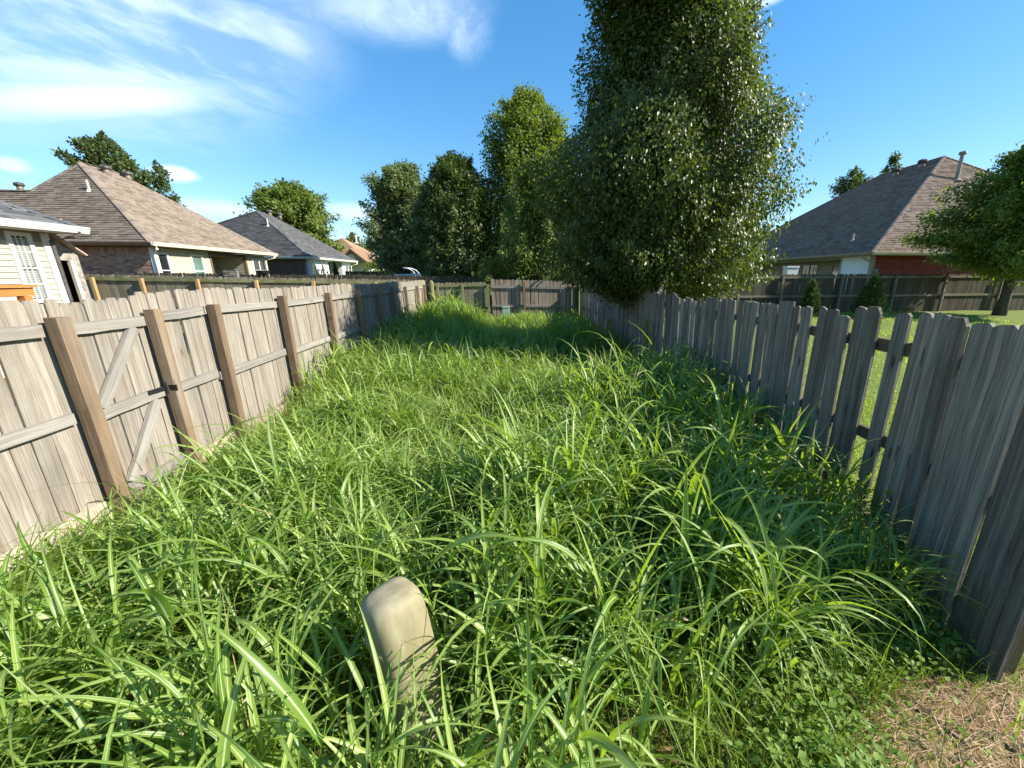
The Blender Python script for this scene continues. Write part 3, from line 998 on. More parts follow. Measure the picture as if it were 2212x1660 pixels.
def brick_mesh(key, mat, L=0.205, T=0.05, Hh=0.058):
    if key not in BRICK:
        r = random.Random(3)
        out = []
        for s in range(4):
            mb = MB()
            j = lambda: r.uniform(-0.003, 0.003)
            b = 0.004
            v = [(j(), 0, j()), (L + j(), 0, j()), (L + j(), 0, Hh + j()), (j(), 0, Hh + j())]
            v2 = [(b, -T * 0.16, b), (L - b, -T * 0.16 + j() * 0.5, b), (L - b, -T * 0.16, Hh - b), (b, -T * 0.16 + j() * 0.5, Hh - b)]
            mb.add(v + v2, [(4, 5, 6, 7), (0, 1, 5, 4), (1, 2, 6, 5), (2, 3, 7, 6), (3, 0, 4, 7)])
            out.append(mesh('brick', mb.v, mb.f, mat))
        BRICK[key] = out
    return BRICK[key]


def brick_wall(parent, x0, x1, z0, z1, y, vis_x0, vis_x1, vis_z0, mat, mortar, key, seed=1, limit=295):
    """wall facing -Y: mortar backing, individual bricks where the photograph shows them largest, the rest joined"""
    r = random.Random(seed)
    mb = MB()
    mb.box((x0, y, z0), (x1, y + 0.2, z1))
    wall = mb.build('brick_wall', mortar, parent)
    ms = brick_mesh(key, mat)
    n = 0
    rest_v, rest_f, rest_t = [], [], []
    row = 0
    z = z1 - 0.215
    # soldier course on top
    x = x0 + 0.005
    cand = []
    rotv = Matrix(((0, 0, 1), (0, 1, 0), (-1, 0, 0)))   # stands the brick on end
    while x < x1 - 0.06:
        cand.append((x, z1 - 0.005, True))
        x += 0.068
    while z > z0:
        x = x0 + (0.0 if row % 2 else -0.107)
        while x < x1:
            if x >= x0 - 0.001 and x + 0.205 <= x1 + 0.001:
                cand.append((x, z - 0.066, False))
            x += 0.215
        z -= 0.068
        row += 1
    for (x, z, sold) in cand:
        inside = vis_x0 <= x <= vis_x1 and z >= vis_z0
        if inside and n < limit:
            o = place('brick', ms[r.randrange(4)], wall, (x, y - r.uniform(0.0, 0.003), z), rotv if sold else None)
            n += 1
        elif z >= vis_z0 - 0.3:
            src = ms[r.randrange(4)]
            i = len(rest_v)
            tn = r.random()
            for p in src.vertices:
                c = Vector(p.co)
                if sold:
                    c = rotv @ c
                rest_v.append(c + Vector((x, y - r.uniform(0, 0.002), z)))
                rest_t.append(tn)
            rest_f += [tuple(a + i for a in pl.vertices) for pl in src.polygons]
    if rest_v:
        b = WO[wall.name]
        me = big_mesh('bricks', np.array([tuple(p - b) for p in rest_v]), np.array(rest_f), mat, {'tone': np.array(rest_t)}, smooth=False)
        place('bricks', me, wall, b)['kind'] = 'stuff'
    return wall


def siding(parent, axis, c, a0, a1, z0, z1, mat, out, lap=0.115, holes=()):
    """horizontal lap boards on a wall plane; axis 'x': wall at x=c running along Y; out = +1/-1 facing; holes: (b0,b1,h0,h1) kept clear"""
    mb = MB()
    if axis == 'x':
        mb.box((min(c, c - out * 0.15), a0, z0), (max(c, c - out * 0.15), a1, z1))
    else:
        mb.box((a0, min(c, c - out * 0.15), z0), (a1, max(c, c - out * 0.15), z1))
    wall = mb.build('wall', mat, parent)
    z = z1
    while z > z0 + 0.02:
        zb = max(z - lap, z0)
        segs = [(a0, a1)]
        for (h0, h1, k0, k1) in holes:
            if zb < k1 and z > k0:
                ns = []
                for s0, s1 in segs:
                    if h1 <= s0 or h0 >= s1:
                        ns.append((s0, s1))
                    else:
                        if h0 > s0: ns.append((s0, h0))
                        if h1 < s1: ns.append((h1, s1))
                segs = ns
        for s0, s1 in segs:
            if s1 - s0 < 0.03:
                continue
            # cross-section: thin at the top, bottom edge 16 mm proud
            pr = [(0.002, z), (0.018, zb + 0.012), (0.020, zb), (0.002, zb)]
            v = []
            for s in (s0, s1):
                for o_, zz_ in pr:
                    v.append((c + out * o_, s, zz_) if axis == 'x' else (s, c + out * o_, zz_))
            f = [(0, 1, 5, 4), (1, 2, 6, 5), (2, 3, 7, 6), (3, 2, 1, 0), (4, 5, 6, 7)]
            m2 = MB()
            m2.add(v, f)
            m2.build('siding_board', mat, wall)
        z = zb
    return wall


def window(parent, axis, c, a0, a1, z0, z1, out, glass, fr=0.09, cols=1, mid=True, grid=(0, 0), trim=None, blind=False, name='window'):
    """double-hung window standing proud of the wall: frame, sash bar, panes"""
    trim = trim or M['white']

    def bx(mb, s0, s1, h0, h1, d0, d1):
        lo, hi = min(c + out * d0, c + out * d1), max(c + out * d0, c + out * d1)
        if axis == 'x':
            mb.box((lo, s0, h0), (hi, s1, h1))
        else:
            mb.box((s0, lo, h0), (s1, hi, h1))

    f = MB()
    bx(f, a0, a0 + fr, z0, z1, 0.0, 0.045)
    bx(f, a1 - fr, a1, z0, z1, 0.0, 0.045)
    bx(f, a0 + fr, a1 - fr, z1 - fr, z1, 0.0, 0.045)
    bx(f, a0 + fr, a1 - fr, z0, z0 + fr, 0.0, 0.05)
    for i in range(1, cols):
        m_ = a0 + fr + (a1 - a0 - 2 * fr) * i / cols
        bx(f, m_ - 0.035, m_ + 0.035, z0 + fr, z1 - fr, 0.0, 0.042)
    fo = f.build(name, trim, parent)
    zm = (z0 + z1) / 2
    for i in range(cols):
        s0 = a0 + fr + (a1 - a0 - 2 * fr) * i / cols + (0.035 if i else 0)
        s1 = a0 + fr + (a1 - a0 - 2 * fr) * (i + 1) / cols - (0.035 if i < cols - 1 else 0)
        parts = [(zm + 0.02, z1 - fr), (z0 + fr, zm - 0.02)] if mid else [(z0 + fr, z1 - fr)]
        for h0, h1 in parts:
            p = MB()
            bx(p, s0, s1, h0, h1, 0.0, 0.012)
            gl = glass if not isinstance(glass, (list, tuple)) else glass[i % len(glass)]
            p.build('pane', gl, fo)
            if blind:
                b = MB()
                z = h1 - 0.03
                while z > h0 + 0.02:
                    bx(b, s0 + 0.01, s1 - 0.01, z - 0.030, z, 0.013, 0.018)
                    z -= 0.036
                b.build('blind', M['blind'], fo)
            if grid[0]:
                gmb = MB()
                for k_ in range(1, grid[0]):
                    x = s0 + (s1 - s0) * k_ / grid[0]
                    bx(gmb, x - 0.009, x + 0.009, h0, h1, 0.012, 0.024)
                for k_ in range(1, grid[1]):
                    zz_ = h0 + (h1 - h0) * k_ / grid[1]
                    bx(gmb, s0, s1, zz_ - 0.009, zz_ + 0.009, 0.012, 0.023)
                gmb.build('glazing_bar', trim, fo)
        if mid:
            b = MB()
            bx(b, s0, s1, zm - 0.02, zm + 0.02, 0.0, 0.03)
            b.build('sash_rail', trim, fo)
    return fo


def turbine(parent, p, s=1.0):
    p = Vector(p)
    b = MB()
    b.tube([p + Vector((0, 0, -0.12)), p + Vector((0, 0, 0.22 * s)), p + Vector((0, 0, 0.26 * s))], [0.20 * s, 0.17 * s, 0.17 * s], 14)
    o = b.build('roof_vent', M['metal_tan'], parent, p, True)
    t = MB()
    hs = [(0.26, 0.17), (0.30, 0.23), (0.38, 0.265), (0.46, 0.25), (0.53, 0.19), (0.565, 0.09), (0.57, 0.01)]
    t.tube([p + Vector((0, 0, h * s)) for h, _ in hs], [r_ * s for _, r_ in hs], 16)
    for k_ in range(16):
        a = k_ * math.pi / 8
        pts = [p + Vector((math.cos(a + 0.25 * i / 4) * r_ * s * 1.03, math.sin(a + 0.25 * i / 4) * r_ * s * 1.03, h * s)) for i, (h, r_) in enumerate(hs[:5])]
        t.tube(pts, 0.012 * s, 4)
    t.build('turbine', M['metal_dark'], o)
    return o


def vent_pipe(parent, p, h=0.4, r=0.045, mat=None, cap=False):
    p = Vector(p)
    b = MB()
    b.tube([p + Vector((0, 0, -0.15)), p + Vector((0, 0, h))], r, 10)
    b.tube([p + Vector((0, 0, -0.08)), p + Vector((0, 0, 0.06))], [r * 3, r * 1.2], 12)
    if cap:
        b.tube([p + Vector((0, 0, h)), p + Vector((0, 0, h + 0.04)), p + Vector((0, 0, h + 0.14)), p + Vector((0, 0, h + 0.16))], [r * 1.8, r * 2.0, r * 1.8, r], 12)
    return b.build('vent_pipe', mat or M['pipe'], parent, p, False)


def downspout(parent, pts, mat, r=0.045):
    b = MB()
    b.tube(pts, r, 8)
    return b.build('downspout', mat, parent)


def on_plane(px, py, poly):
    """point where the view through (px, py) meets the plane of poly"""
    a, b, c = Vector(poly[0]), Vector(poly[1]), Vector(poly[-1])
    n = (b - a).cross(c - a)
    d = px_ray(px, py)
    o = Vector((0, 0, CAMH))
    return o + d * ((a - o).dot(n) / d.dot(n))


# --- tan-roofed house, left
def yx(px, py, x):
    return at_x(px, py, x).y


ze = 3.36
TC = Vector((-14.98, 18.0, ze))
T = thing('house', 'tan shingle-roofed house with mixed brick end and cream siding, beyond the olive fence', 'house', (-17, 21, 0.6))
P1 = Vector((-20.43, 22.0, 7.11))
P2 = Vector((-20.43, 23.4, 7.11))
TF = Vector((-14.98, 25.84, ze))
TBL = Vector((-25.9, 25.84, ze))
se = (P1.z - ze) / (P1.y - 18.0)
wz = 5.72
wy = 18.0 + (wz - ze) / se
wpt = on_plane(66, 413, [(-14.98, 18, ze), (-30, 18, ze), (-20.43, 22, 7.11)])
wz, wy = wpt.z, wpt.y
front = [(-34.0, 18.0, ze), tuple(TC), tuple(P1), tuple(wpt), (-34.0, wy, wz)]
side = [tuple(TC), tuple(TF), tuple(P2), tuple(P1)]
back = [tuple(TF), tuple(TBL), tuple(P2)]
lside = [tuple(TBL), (-25.9, wy, ze + 0.0), tuple(wpt), tuple(P1), tuple(P2)]
wback = [(-25.9, 2 * wy - 18.0, ze), (-34, 2 * wy - 18.0, ze), (-34, wy, wz), (wpt.x, wy, wz)]
rf = roof(T, [front, side, back, wback], M['shingle_tan'], [(P1, TC), (P1, P2), (P2, TF), (P1, wpt), (wpt, (-34, wy, wz))], 5)
mbl = MB()
mbl.add([Vector(p) for p in lside], [(0, 1, 2, 3, 4)])
mbl.build('roof_left_slope', M['shingle_tan'], rf)
gutter(T, (-34, 18.0, ze), (-14.98, 18.0, ze), M['brown_trim'], (0, -1, 0))
gutter(T, (-14.98, 17.9, ze), (-14.98, 25.9, ze), M['cream_trim'], (1, 0, 0))
soffit_fascia(T, [(-34, 18.01, -14.99, 18.45), (-15.45, 18.45, -14.99, 25.83)], M['brown_trim'], 0.4, ze)
wx = -15.42
brick_wall(T, -30.0, wx - 0.14, 0.4, 3.2, 18.42, -19.3, wx, 2.02, M['brick_mixed'], M['mortar'], 'mixed', 2)
cb = MB()
cb.box((wx - 0.14, 18.40, 0.4), (wx + 0.03, 18.52, 3.2))
cb.build('corner_trim', M['white'], T)
y_w1 = (yx(337, 560, wx), yx(364, 560, wx))
y_w2 = (yx(410, 560, wx), yx(437, 560, wx))
y_p0, y_p1 = yx(457, 570, wx), yx(531, 570, wx)
y_w3 = (yx(545, 575, wx), yx(574, 575, wx))
zt = 3.02
siding(T, 'x', wx, 18.52, y_p0, 0.4, 3.2, M['siding_cream'], 1, holes=[(*y_w1, 1.55, zt), (*y_w2, 1.55, zt)])
window(T, 'x', wx, *y_w1, 1.55, zt, 1, M['glass'])
window(T, 'x', wx, *y_w2, 1.55, zt, 1, M['glass_green'])
siding(T, 'x', wx, y_p1, 25.45, 0.4, 3.2, M['siding_cream'], 1, holes=[(*y_w3, 1.75, zt)])
window(T, 'x', wx, *y_w3, 1.75, zt, 1, M['glass'], cols=2)
# recessed porch
siding(T, 'x', wx - 1.5, y_p0 - 0.2, y_p1 + 0.2, 0.4, 3.2, M['siding_tan'], 1)
pr = siding(T, 'y', y_p1, wx - 1.5, wx - 0.10, 0.4, 3.2, M['siding_tan'], -1)
siding(T, 'y', y_p0, wx - 1.5, wx - 0.10, 0.4, 3.2, M['siding_tan'], 1)
pb = MB()
pb.box((wx - 0.10, y_p0 - 0.08, 0.4), (wx + 0.035, y_p0 + 0.02, 3.2))
pb.box((wx - 0.10, y_p1 - 0.02, 0.4), (wx + 0.035, y_p1 + 0.08, 3.2))
pb.build('porch_post', M['brown_trim'], T)
dy = (yx(482, 570, wx - 1.46), yx(511, 570, wx - 1.46))
dr = window(T, 'x', wx - 1.46, *dy, 0.75, 2.98, 1, M['glass'], fr=0.14, mid=False, grid=(3, 6), name='patio_door')
be = MB()
be.box((wx - 1.5, y_p0 + .02, 3.05), (wx - 0.1, y_p1 - .02, 3.2))
be.build('porch_ceiling', M['brown_trim'], T)
bk = MB()
bk.box((-25.4, 25.3, 0.4), (wx - 0.15, 25.44, 3.2))
bk.build('wall', M['siding_cream'], T)
downspout(T, [(-14.93, 18.02, ze - 0.1), (-14.93, 18.05, ze - 0.25), (wx + 0.03, 18.42, ze - 0.42), (wx + 0.08, 18.38, 0.5)], M['white'])
downspout(T, [(-14.9, 25.7, ze - 0.1), (-14.95, 25.6, ze - 0.26), (wx + 0.08, 25.4, ze - 0.4), (wx + 0.08, 25.4, 0.5)], M['cream_trim'])
turbine(T, on_plane(232, 377, side), 0.72)
turbine(T, on_plane(278, 389, side), 0.72)
vent_pipe(T, on_plane(193, 412, front), 0.42)
vent_pipe(T, on_plane(137, 494, front), 0.35)
vt = on_plane(9, 411, front) + Vector((0, 0.6, 0.1))
turbine(T, vt, 0.6)

# --- charcoal-roofed house behind it
ze = 3.39
GC = Vector((-15.08, 30.0, ze))
G = thing('house', 'charcoal-roofed house with dark red brick end and white siding, left of the brown gabled house', 'house', (-18, 33, 0.8))
P1 = Vector((-20.41, 34.0, 6.89))
P2 = Vector((-20.41, 35.0, 6.89))
GFc = Vector((-15.08, 37.44, ze))
front = [(-27.5, 30.0, ze), tuple(GC), tuple(P1)]
side = [tuple(GC), tuple(GFc), tuple(P2), tuple(P1)]
back = [tuple(GFc), (-26, 37.44, ze), tuple(P2)]
lft = [(-26, 37.44, ze), (-27.5, 30.0, ze), tuple(P1), tuple(P2)]
roof(G, [front, side, back], M['shingle_grey'], [(P1, GC), (P1, P2), (P2, GFc), (P1, (-27.5, 30, ze))], 6, tab=0.35)
gutter(G, (-27.5, 30.0, ze), (-15.08, 30.0, ze), M['white'], (0, -1, 0))
gutter(G, (-15.08, 29.9, ze), (-15.08, 37.5, ze), M['white'], (1, 0, 0))
soffit_fascia(G, [(-27, 30.01, -15.09, 30.45), (-15.55, 30.45, -15.09, 37.43)], M['white'], 0.4, ze)
wx = -15.5
brick_wall(G, -24.0, wx - 0.14, 0.6, 3.25, 30.42, -19.0, wx, 1.98, M['brick_dark'], M['mortar'], 'dark', 3)
cb = MB()
cb.box((wx - 0.14, 30.40, 0.6), (wx + 0.03, 30.55, 3.25))
cb.build('corner_trim', M['white'], G)
ya = (yx(664, 575, wx), yx(673, 575, wx))
yb = (yx(692, 575, wx), yx(699, 575, wx))
yp = (yx(709, 575, wx), yx(739, 575, wx))
yc = (yx(744, 575, wx), yx(757, 575, wx))
ya = (max(30.6, ya[0]), max(31.3, ya[1]))
siding(G, 'x', wx, 30.55, yp[0], 0.6, 3.25, M['white_vinyl'], 1, holes=[(*ya, 1.6, 3.02), (*yb, 1.6, 3.02)])
window(G, 'x', wx, *ya, 1.6, 3.02, 1, M['glass'])
window(G, 'x', wx, *yb, 1.6, 3.02, 1, M['glass'])
siding(G, 'x', wx, yp[1], 37.1, 0.6, 3.25, M['white_vinyl'], 1, holes=[(*yc, 1.6, 3.02)])
window(G, 'x', wx, *yc, 1.6, 3.02, 1, M['glass'], cols=2, grid=(2, 2))
siding(G, 'x', wx - 1.4, yp[0] - 0.2, yp[1] + 0.2, 0.6, 3.25, M['siding_tan'], 1)
siding(G, 'y', yp[1], wx - 1.4, wx - 0.05, 0.6, 3.25, M['white_vinyl'], -1)
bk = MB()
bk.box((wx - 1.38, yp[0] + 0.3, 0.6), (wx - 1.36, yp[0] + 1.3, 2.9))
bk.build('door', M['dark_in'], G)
downspout(G, [(-15.0, 30.05, ze - 0.1), (-15.0, 30.05, ze - 0.25), (wx + 0.03, 30.42, ze - 0.45), (wx + 0.08, 30.38, 0.7)], M['white'])
downspout(G, [(-15.0, 37.4, ze - 0.1), (-15.0, 37.3, ze - 0.25), (wx + 0.08, 37.0, ze - 0.45), (wx + 0.08, 37.0, 0.7)], M['white'])
for pxv, pyv in ((583, 466), (605, 472)):
    turbine(G, on_plane(pxv, pyv, side), 0.75)
vent_pipe(G, on_plane(579, 488, front), 0.5)

# --- brown roof house on the right
ze = 3.17
RC = Vector((16.55, 18.0, ze))
H = thing('house', 'brown shingle-roofed house with deep red brick end, beyond the dark fence and maple tree', 'house', (20, 22, 0.6))
P1 = Vector((26.61, 25.0, 9.43))
y2 = max(27.5, at_x(1900, 398, 26.61).y)
P2 = Vector((26.61, min(y2, 36.0), 9.43))
RFc = Vector((16.55, P2.y + 6.5, ze))
front = [(16.55, 18.0, ze), (37.0, 18.0, ze), tuple(P1)]
side = [tuple(RFc), tuple(RC), tuple(P1), tuple(P2)]
back = [(37.0, RFc.y, ze), tuple(RFc), tuple(P2)]
east = [(37.0, 18.0, ze), (37.0, RFc.y, ze), tuple(P2), tuple(P1)]
roof(H, [front, side, back, east], M['shingle_brown'], [(P1, RC), (P1, P2), (P2, RFc), (P1, (37, 18, ze))], 8)
gutter(H, (37.0, 18.0, ze), (16.55, 18.0, ze), M['cream_trim'], (0, -1, 0))
gutter(H, (16.55, RFc.y, ze), (16.55, 17.9, ze), M['metal_tan'], (-1, 0, 0))
soffit_fascia(H, [(16.56, 18.01, 36.9, 18.45), (16.56, 18.45, 17.02, RFc.y - 0.1)], M['metal_tan'], 0.4, ze)
wx = 17.0
brick_wall(H, wx + 0.14, 36.0, 0.4, 3.03, 18.42, wx, 25.0, 2.05, M['brick_red'], M['mortar_red'], 'red', 4)
cb = MB()
cb.box((wx - 0.03, 18.40, 0.4), (wx + 0.14, 18.54, 3.03))
cb.build('corner_trim', M['siding_tan'], H)
yq = (18.54, max(19.6, yx(1819, 570, wx)))
siding(H, 'x', wx, 18.54, yq[1], 0.4, 3.03, M['white_vinyl'], -1)
cb = MB()
cb.box((wx - 0.03, yq[1], 0.4), (wx + 0.12, yq[1] + 0.1, 3.03))
cb.build('porch_post', M['siding_tan'], H)
wb = wx + 1.5
yd = (yx(1798, 575, wb), yx(1817, 575, wb))
yw = (yx(1733, 575, wb), yx(1769, 575, wb))
siding(H, 'x', wb, yq[1] - 0.3, 31.0, 0.4, 3.03, M['siding_tan'], -1, holes=[(yw[1], yw[0], 1.5, 2.85), (yd[1], yd[0], 0.6, 2.75)])
window(H, 'x', wb, min(yw), max(yw), 1.5, 2.85, -1, M['glass'], cols=2, grid=(2, 2), mid=False, trim=M['siding_tan'])
window(H, 'x', wb, min(yd), max(yd), 0.6, 2.75, -1, M['glass'], mid=False, trim=M['siding_tan'], name='patio_door')
siding(H, 'y', 31.0, wx, wb, 0.4, 3.03, M['siding_tan'], -1)
cb = MB()
cb.box((wx + 0.05, yq[1] + 0.1, 2.93), (wb, 31.0, 3.02))
cb.build('porch_ceiling', M['siding_tan'], H)
mb_ = MB()
bp = at_y(1891, 588, 18.35)
mb_.box((bp.x - 0.1, 18.33, bp.z - 0.22), (bp.x + 0.12, 18.415, bp.z + 0.16))
mb_.build('meter_box', plain('blue grey meter box', (0.16, 0.22, 0.30), 0.5), H)
downspout(H, [(16.5, 18.5, ze - 0.08), (16.52, 18.45, ze - 0.25), (16.95, 18.42, ze - 0.45), (16.93, 18.38, 0.5)], M['siding_tan'])
turbine(H, on_plane(1933, 382, side), 0.95)
turbine(H, on_plane(1990, 364, side), 0.95)
vent_pipe(H, on_plane(2066, 389, front), 1.35, 0.10, M['metal_tan'], True)
vent_pipe(H, on_plane(1842, 520, side), 0.35)

# --- cream-sided house at the left edge (only its side wall, eave and roof show)
X0 = -10.0
cy = at_x(121, 575, -10.0).y
E_ = thing('house', 'cream lap-sided house with white trimmed narrow window and dark roof, nearest at the left edge', 'house', (-12, 6, 0.2))
ez = 3.04
roof_side = [(-9.62, 0.5, ez), (-9.62, 9.95, ez), (-12.6, 7.0, ez + 1.75), (-12.6, 0.5, ez + 1.75)]
roof_end = [(-9.62, 9.95, ez), (-15.6, 9.95, ez), (-12.6, 7.0, ez + 1.75)]
roof_west = [(-15.6, 9.95, ez), (-15.6, 0.5, ez), (-12.6, 0.5, ez + 1.75), (-12.6, 7.0, ez + 1.75)]
roof(E_, [roof_side, roof_end, roof_west], M['shingle_black'], [((-12.6, 7.0, ez + 1.75), (-9.62, 9.95, ez)), ((-12.6, 7.0, ez + 1.75), (-12.6, 0.5, ez + 1.75))], 9, tab=0.5)
gutter(E_, (-9.62, 0.5, ez), (-9.62, 10.0, ez), M['white'], (1, 0, 0))
soffit_fascia(E_, [(-10.05, 0.5, -9.63, 9.94), (-15.5, cy, -10.05, 9.94)], M['white'], 0.4, ez)
wy0, wy1 = at_x(31, 575, X0).y, at_x(85, 575, X0).y
wz1, wz0 = 2.86, 1.50
siding(E_, 'x', X0, 0.6, cy - 0.02, 0.1, ez - 0.16, M['siding_peach'], 1, 0.112, holes=[(wy0, wy1, wz0, wz1)])
window(E_, 'x', X0, wy0, wy1, wz0, wz1, 1, M['glass'], fr=0.075, blind=True, grid=(3, 2))
cb = MB()
cb.box((X0 - 0.02, cy - 0.13, 0.1), (X0 + 0.045, cy + 0.01, ez - 0.16))
cb.build('corner_trim', M['white'], E_)
cb = MB()
cb.box((X0 - 0.001, wy1 + 0.01, ez - 0.34), (X0 + 0.03, cy - 0.14, ez - 0.16))
cb.box((X0 - 0.001, 0.6, ez - 0.34), (X0 + 0.03, wy0 - 0.01, ez - 0.16))
cb.build('frieze_board', M['metal_tan'], E_)
bk = MB()
bk.box((-15.2, cy - 0.15, 0.1), (X0 - 0.03, cy, ez - 0.16))
bk.build('wall', M['siding_peach'], E_)
downspout(E_, [(-9.55, 9.8, ez - 0.09), (-9.6, 9.75, ez - 0.2), (X0 + 0.05, 9.62, ez - 0.3), (X0 + 0.02, 9.62, 0.2)], M['metal_dark'], 0.04)

# --- lean-to shed behind it
S = thing('shed', 'grey plywood lean-to shed with open doorway and dark red inside, behind the cream house', 'shed', (-11, 10.4, 0.3))
sxp = -10.12
pa, pb2, pe = at_x(103, 508, sxp), at_x(166, 548, sxp), at_x(178, 556, sxp)
dl, dr_ = at_x(110, 562, sxp), at_x(152, 562, sxp)
ys = pa.y - 0.35
sl = (pb2.z - pa.z) / (pb2.y - pa.y)


def shz(y):
    return pa.z + sl * (y - pa.y)


def wall_poly(mb, pts, y0, y1):
    v = [(x, y0, z) for x, z in pts] + [(x, y1, z) for x, z in pts]
    n = len(pts)
    mb.add(v, [tuple(range(n)), tuple(range(2 * n - 1, n - 1, -1))] + [(i, n + i, n + (i + 1) % n, (i + 1) % n) for i in range(n)])


def side_poly(mb, pts, x0, x1):
    v = [(x0, y, z) for y, z in pts] + [(x1, y, z) for y, z in pts]
    n = len(pts)
    mb.add(v, [tuple(range(n)), tuple(range(2 * n - 1, n - 1, -1))] + [(i, n + i, n + (i + 1) % n, (i + 1) % n) for i in range(n)])


mbx = MB()
ys = max(ys, cy + 0.02)
side_poly(mbx, [(ys, dl.z), (pb2.y, dl.z), (pb2.y, shz(pb2.y)), (ys, shz(ys))], sxp, sxp - 0.03)
side_poly(mbx, [(dr_.y, 0.2), (pb2.y, 0.2), (pb2.y, dl.z), (dr_.y, dl.z)], sxp, sxp - 0.03)
if dl.y > ys + 0.02:
    side_poly(mbx, [(ys, 0.2), (dl.y, 0.2), (dl.y, dl.z), (ys, dl.z)], sxp, sxp - 0.03)
mbx.box((sxp - 1.7, pb2.y - 0.03, 0.2), (sxp - 0.031, pb2.y, shz(pb2.y) - 0.02))
mbx.build('wall', M['osb'], S)
mi = MB()
mi.box((sxp - 1.5, ys, 0.2), (sxp - 1.47, pb2.y - 0.05, shz(pb2.y) - 0.02))
mi.box((sxp - 1.46, pb2.y - 0.06, 0.2), (sxp - 0.04, pb2.y - 0.034, shz(pb2.y) - 0.04))
mi.build('inner_wall', M['shed_in'], S)
mt = MB()
mt.box((sxp - 0.05, dr_.y - 0.03, 0.2), (sxp + 0.02, dr_.y + 0.03, dl.z))
mt.box((sxp - 0.10, dl.y + 0.10, 0.2), (sxp - 0.06, dl.y + 0.13, dl.z))
mt.build('door_frame', M['cream_trim'], S)
mr = MB()
v = [(sxp - 1.9, ys - 0.05, shz(ys - 0.05) + 0.02), (sxp + 0.12, ys - 0.05, shz(ys - 0.05) + 0.02), (sxp + 0.12, pe.y, shz(pe.y) + 0.02), (sxp - 1.9, pe.y, shz(pe.y) + 0.02)]
v += [(p[0], p[1], p[2] + 0.03) for p in v]
mr.add(v, [(0, 3, 2, 1), (4, 5, 6, 7), (0, 1, 5, 4), (1, 2, 6, 5), (2, 3, 7, 6), (3, 0, 4, 7)])
mr.build('roof', M['kick'], S)

# --- orange deck rail peeking over the fence
dk = thing('deck_railing', 'orange stained deck railing with a post, in front of the cream siding', 'railing', (-7.5, 5.5, 0))
dxp = -7.2
dpt = at_x(48, 615, dxp)
post_c = at_x(52, 640, dxp)
beam('post', (dxp, post_c.y, 0.1), (dxp, post_c.y, dpt.z - 0.16), 0.1, 0.1, M['deck_orange'], dk, (1, 0, 0), 500)
beam('handrail', (dxp + 0.02, post_c.y - 3.0, dpt.z - 0.10), (dxp + 0.02, post_c.y + 0.1, dpt.z - 0.10), 0.11, 0.045, M['deck_orange'], dk, (1, 0, 0), 501)
beam('cap_rail', (dxp, post_c.y - 3.0, dpt.z - 0.02), (dxp, post_c.y + 0.14, dpt.z - 0.02), 0.035, 0.15, M['deck_orange'], dk, (1, 0, 0), 502)
beam('post', (dxp, post_c.y - 1.8, 0.1), (dxp, post_c.y - 1.8, dpt.z - 0.16), 0.1, 0.1, M['deck_orange'], dk, (1, 0, 0), 503)
beam('lower_rail', (dxp, post_c.y - 3.0, 1.1), (dxp, post_c.y, 1.1), 0.09, 0.04, M['deck_orange'], dk, (1, 0, 0), 504)

# --- far houses
def far_house(label, c_px, peak_px, far_px, y0, bdepth, mat, wall_mat, base, left_w=11.0):
    C_ = at_y(*c_px, y0)
    P_ = at_y(*peak_px, y0 + bdepth)
    F_ = at_x(*far_px, C_.x)
    zc = C_.z
    fy = max(F_.y, y0 + bdepth * 1.6)
    th = thing('house', label, 'house', (C_.x - 3, y0 + 3, base))
    P2_ = Vector((P_.x, max(P_.y + 0.4, fy - bdepth), P_.z))
    lf = P_.x - (C_.x - P_.x)
    sl_ = [[(lf, y0, zc), (C_.x, y0, zc), tuple(P_)], [(C_.x, y0, zc), (C_.x, fy, zc), tuple(P2_), tuple(P_)], [(C_.x, fy, zc), (lf, fy, zc), tuple(P2_)], [(lf, fy, zc), (lf, y0, zc), tuple(P_), tuple(P2_)]]
    roof(th, sl_, mat, [(P_, (C_.x, y0, zc)), (P_, P2_)], 12, 0.2, 0.6)
    w_ = MB()
    lo_, hi_ = min(lf, C_.x), max(lf, C_.x)
    w_.box((lo_ + 0.4, y0 + 0.4, base), (hi_ - 0.4, fy - 0.4, zc - 0.03))
    w_.build('wall', wall_mat, th)
    gutter(th, (C_.x, y0, zc), (C_.x, fy, zc), M['white'], (1, 0, 0))
    return th, C_, P_, fy


fh, C_, P_, fy = far_house('reddish brown roofed house with a small gable and round vent, behind the charcoal-roofed house', (800, 566), (739, 515), (850, 583), 44.0, 5.0, M['shingle_red'], M['white_vinyl'], 0.8)
# gable with round vent facing the camera
gp = at_y(759, 541, 43.2)
gl_, gr_ = at_y(737, 566, 43.2), at_y(790, 566, 43.2)
gb_ = MB()
wall_poly(gb_, [(gl_.x, gl_.z), (gr_.x, gl_.z), (gp.x, gp.z)], 43.2, 43.3)
gb_.build('gable', M['siding_tan'], fh)
gr2 = MB()
for s_, q in ((-1, gl_), (1, gr_)):
    v = [(gp.x, 42.9, gp.z + 0.18), (gp.x, 46.5, gp.z + 0.18), (q.x + s_ * 0.35, 46.5, q.z - 0.08), (q.x + s_ * 0.35, 42.9, q.z - 0.08)]
    v += [(x, y, z - 0.16) for x, y, z in v]
    gr2.add(v, [(0, 1, 2, 3), (7, 6, 5, 4), (0, 3, 7, 4), (1, 5, 6, 2), (3, 2, 6, 7), (0, 4, 5, 1)])
gr2.build('gable_roof', M['shingle_red'], fh)
vq = at_y(759, 559, 43.15)
rv = MB()
rv.tube([(vq.x, 43.19, vq.z), (vq.x, 43.10, vq.z)], 0.42, 20)
rv.build('round_vent', M['cream_trim'], fh)
